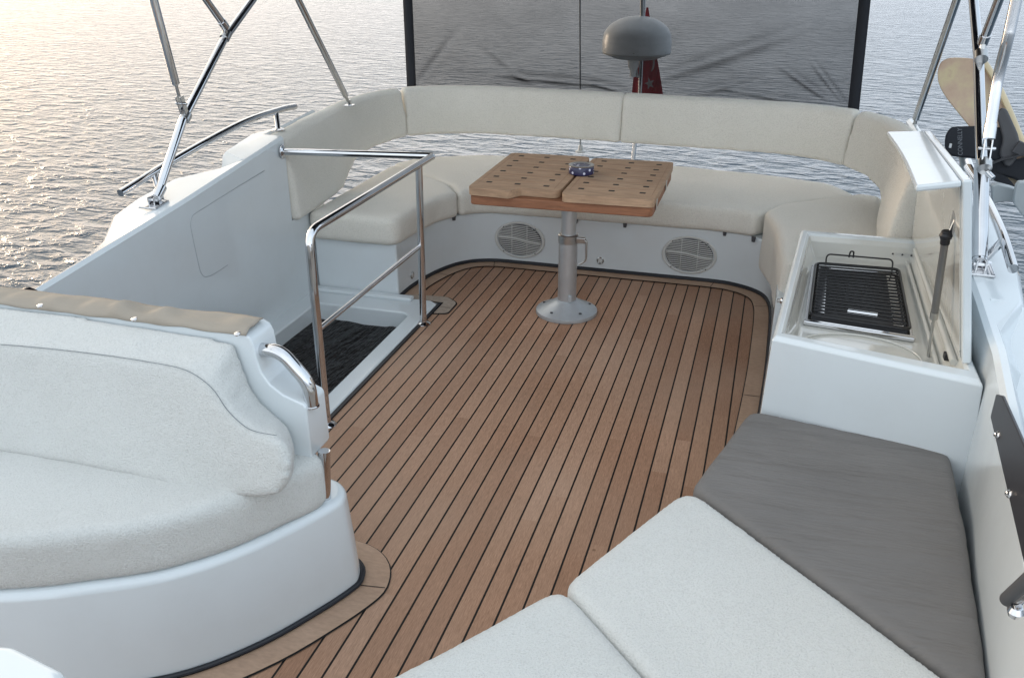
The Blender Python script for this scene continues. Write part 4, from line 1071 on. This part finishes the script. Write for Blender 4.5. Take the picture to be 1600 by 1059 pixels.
# beige strap cloth along the shell top with snaps
cv = empty('seat_cover', (-1.7, 1.83, .79), 'crumpled beige cloth strip snapped along the top of the sofa back', 'cover')
bm = bmesh.new(); G = []; nx = 110
for i in range(nx+1):
    x = -2.24+1.028*i/nx; row = []
    w = .5+.5*math.sin(x*9)
    lumpy = .020*max(0, noise.noise((x*7.5, 0, 3)))+.006*noise.noise((x*22, 1, 0))
    bulge = .028*math.exp(-((x+1.60)/.03)**2)+.020*math.exp(-((x+1.47)/.035)**2)+.010*math.exp(-((x+1.80)/.03)**2)
    for j in range(9):
        t = j/8; y = 1.795+(.088+.014*noise.noise((x*5, 7, 0)))*t; z = .784+.012*min(1, t/.28)+.004*noise.noise((x*14, t*3, 8))+(lumpy+bulge)*math.sin(math.pi*min(1, t*1.05))*.9
        row.append(bm.verts.new((x, y, z)))
    G.append(row)
for i in range(nx):
    for j in range(8): bm.faces.new((G[i][j], G[i+1][j], G[i+1][j+1], G[i][j+1]))
from_bm('cloth', bm, M_BEIGE, cv).modifiers.new('s', 'SOLIDIFY').thickness = .003
for u, v in ((63, 478), (210, 499), (371, 522)):
    q = Vector(P(u, v, .802)); lathe('snap_button', [(.0085, 0), (.008, .0025), (.005, .004), (0, .0045)], q, M_CHROME, cv, 18, look((0, -.3, 1)))
# console corner at the very bottom left
cm = prism('console_corner', rounded([(-1.35, .5), (-.80, .45), (-.862, .735), (-.93, .80), (-1.04, .822), (-1.35, .77)], [.0, .05, .03, .04, .05, .0]), .0, .700, M_GEL, None, bev=.02)
tag(cm, 'rounded white moulding corner cut off by the bottom left of the photo', 'moulding')

# ------------------------------------------------------------------ windscreen strips and their studs
def windstrip(pts, th, label, studs):
    r = empty('windscreen_strip', pts[0], label, 'windscreen strip')
    bm = bmesh.new(); bm.faces.new([bm.verts.new(p) for p in pts]); o = from_bm('panel', bm, M_ACRYL, r, False)
    s = o.modifiers.new('s', 'SOLIDIFY'); s.thickness = th; s.offset = 0; bevel(o, .003, 2)
    for q in studs: stud('stud', q, (-1, -.2, .25), M_CHROME, r, .009)
    return r
SPW = (Vector((.596, 2.15, .6)), Vector((-.65, .066, 0)))
rs = [PP(u, v, *SPW) for u, v in ((1550, 652), (1559, 616), (1568, 618), (1600, 690), (1640, 790), (1700, 950), (1660, 1040), (1604, 885))]
windstrip(rs, .008, 'black strip screwed along the inner face of the right side wall', [PP(1563, 680, *SPW)+Vector((-.005, 0, 0)), PP(1582, 772, *SPW)+Vector((-.005, 0, 0))])
ls = [PX(57, 453, -2.196), PX(45, 448, -2.196), PX(35, 452, -2.196), PX(-30, 478, -2.196), PX(-60, 530, -2.19), PX(20, 500, -2.19), PX(57, 468, -2.194)]
windstrip(ls, .012, 'black strip end on the top of the left side wall behind the sofa', [])
for u, v, X in ((1548, 505, .70), (1577, 630, .69)):
    o = None
sx1 = PY(1549, 505, 2.62); 
for k, (u, v, z) in enumerate(((1549, 506, .676), (1579, 632, .520))):
    q = Vector(P(u, v, z)); stud('snap_stud', q, (0, -.3, 1), M_STEEL, cr, .0085)
dl = [PP(u, v, (.645, 2.6, .66), (-.2, -.5, 1)) for u, v in ((1499, 534), (1506, 534), (1511, 540), (1508, 547), (1499, 549))]
tube('drain_notch', smooth_path(dl, 4), .0012, M_PLASTIC, cr, 6)
# lever handle, lower right edge
lh = empty('steel_lever', PX(1590, 930, .53), 'steel grab handle with grey grip at the lower right edge of the photo', 'handle')
a0 = Vector(PX(1574, 936, .50)); a1 = Vector(PX(1650, 868, .47))
tube('grip', [a0, a1], .013, M_PLASTIC, lh, 18); off = Vector((.012, .0, -.014)); tube('rail', [a0+off, a1+off], .010, M_CHROME, lh, 16)
lathe('knob', [(0, -.014), (.010, -.010), (.014, 0), (.010, .010), (0, .014)], PX(1587, 955, .505), M_CHROME, lh, 20)

# ------------------------------------------------------------------ wakeboard on its rack
wb = empty('wakeboard', (1.2, 4.8, .9), 'tan wakeboard with black bindings stowed outboard on the right', 'wakeboard')
WP0 = Vector((1.15, 4.9, .9)); WN = Vector((-.25, -1, .30)).normalized()
bpts = [(1466, 128), (1465, 112), (1470, 98), (1482, 91), (1500, 90), (1522, 92), (1538, 97), (1552, 112), (1570, 150), (1600, 215), (1640, 300), (1680, 380), (1640, 420), (1600, 340), (1560, 262), (1520, 205), (1478, 152)]
bm = bmesh.new(); v2 = []
poly = [PP(u, v, WP0, WN) for u, v in bpts]
poly = smooth_path(poly+[poly[0]], 4)[:-1]
fr = [bm.verts.new(p) for p in poly]; bk = [bm.verts.new(p-WN*.024) for p in poly]
bm.faces.new(fr); bm.faces.new(bk[::-1])
for i in range(len(fr)):
    f = bm.faces.new((fr[i], bk[i], bk[(i+1) % len(fr)], fr[(i+1) % len(fr)])); f.material_index = 1
o = from_bm('board', bm, [M_BOARD, M_BOARDEDGE], wb); bevel(o, .006, 3, 50)
edge = [PP(u, v, WP0+WN*.012, WN) for u, v in ((1538, 98), (1551, 118), (1566, 148), (1580, 180), (1594, 214), (1612, 250), (1650, 330))]
tube('rail_edge', smooth_path(edge, 4), .026, M_BOARDEDGE, wb, 12, flat=.5)
def slab(name, pix, off, th, m, bev=.01, soft=True):
    pl = [PP(u, v, WP0+WN*off, WN) for u, v in pix]; pl = smooth_path(pl+[pl[0]], 3)[:-1]
    bm = bmesh.new(); a = [bm.verts.new(p) for p in pl]; b = [bm.verts.new(p-WN*th) for p in pl]; bm.faces.new(a); bm.faces.new(b[::-1])
    for i in range(len(a)): bm.faces.new((a[i], b[i], b[(i+1) % len(a)], a[(i+1) % len(a)]))
    o = from_bm(name, bm, m, wb); bevel(o, bev, 3, 50); return o
bnd = slab('binding_flap', [(1486, 198), (1510, 197), (1540, 197), (1575, 202), (1588, 220), (1590, 245), (1570, 252), (1540, 249), (1510, 246), (1488, 243), (1477, 235), (1477, 212)], .09, .05, M_NEOPRENE, .012)
slab('binding_heel', [(1555, 175), (1570, 168), (1582, 190), (1592, 215), (1592, 240), (1575, 262), (1562, 240), (1566, 215)], .12, .05, M_PLASTIC, .012)
slab('binding_toe', [(1545, 262), (1560, 250), (1590, 248), (1640, 240), (1650, 290), (1600, 300), (1590, 282), (1570, 275), (1550, 272)], .10, .06, M_NEOPRENE, .014)
slab('binding_tongue', [(1545, 262), (1556, 270), (1575, 278), (1592, 300), (1590, 305), (1570, 290), (1548, 278)], .13, .03, M_NEOPRENE, .010)
tube('strap', [PP(u, v, WP0+WN*.14, WN) for u, v in ((1548, 256), (1566, 249), (1590, 243), (1620, 238))], .016, M_PLASTIC, wb, 10, flat=.35)
bm = bmesh.new(); box(bm, PP(1594, 232, WP0+WN*.15, WN), (.05, .02, .06), Matrix.Rotation(.4, 3, 'Y')); bevel(from_bm('buckle', bm, M_PLASTIC, wb), .006)
bm = bmesh.new(); box(bm, PP(1485, 228, WP0+WN*.095, WN), (.012, .006, .022)); bevel(from_bm('binding_hole', bm, M_WHITE, bnd), .003)
# lettering on the binding flap, reading upwards
def text_on(word, u0, v0, du, dv, hpx, m, parent, off):
    cu = bpy.data.curves.new('lettering', 'FONT'); cu.body = word; cu.size = 1; cu.align_x = 'LEFT'
    tmp = bpy.data.objects.new('tmp', cu); col.objects.link(tmp)
    dg_ = bpy.context.evaluated_depsgraph_get(); me = bpy.data.meshes.new_from_object(tmp.evaluated_get(dg_)); bpy.data.objects.remove(tmp)
    xs = [v.co.x for v in me.vertices]; W = max(xs); Lp_ = math.hypot(du, dv)
    for v in me.vertices:
        a = v.co.x/W; h = v.co.y/.72*hpx; nx_, ny_ = dv/Lp_, -du/Lp_
        u = u0+du*a-nx_*-1*h*-1; vv = v0+dv*a+ny_*h
        u = u0+du*a+(dv/Lp_)*h; vv = v0+dv*a-(du/Lp_)*h
        v.co = PP(u, vv, WP0+WN*off, WN)
    o = link('lettering', me, m, parent, False); return o
text_on('CONNELLY', 1504, 243, -1, -43, 7.5, M_LETTER, bnd, .0925)
# rack arms
rk = empty('board_rack', (1.0, 4.3, .7), 'light grey metal rack arm holding the wakeboard outboard on the right', 'rack')
def rslab(name, pix, X, th):
    pl = [Vector(PY(u, v, X)) for u, v in pix]; bm = bmesh.new(); a = [bm.verts.new(p) for p in pl]; b = [bm.verts.new(p+Vector((0, th, 0))) for p in pl]; bm.faces.new(a); bm.faces.new(b[::-1])
    for i in range(len(a)): bm.faces.new((a[i], b[i], b[(i+1) % len(a)], a[(i+1) % len(a)]))
    o = from_bm(name, bm, M_GREYPL, rk); bevel(o, .006, 3); return o
rslab('hook', [(1588, 290), (1592, 284), (1600, 284), (1640, 270), (1650, 400), (1600, 340), (1592, 330), (1584, 318), (1585, 304)], 4.1, .03)
rslab('arm', [(1550, 291), (1560, 288), (1580, 293), (1600, 300), (1600, 318), (1572, 316), (1552, 318)], 4.2, .05)
tube('stay', [PY(1506, 268, 4.95), PY(1503, 240, 5.0)], .016, M_GREYPL, rk, 14)
tube('stay', [PY(1513, 252, 4.9), PY(1530, 300, 4.4)], .017, M_CHROME, rk, 14)
bm = bmesh.new(); box(bm, PY(1527, 300, 4.3), (.05, .05, .10)); bevel(from_bm('block', bm, M_GREYPL, rk), .01)
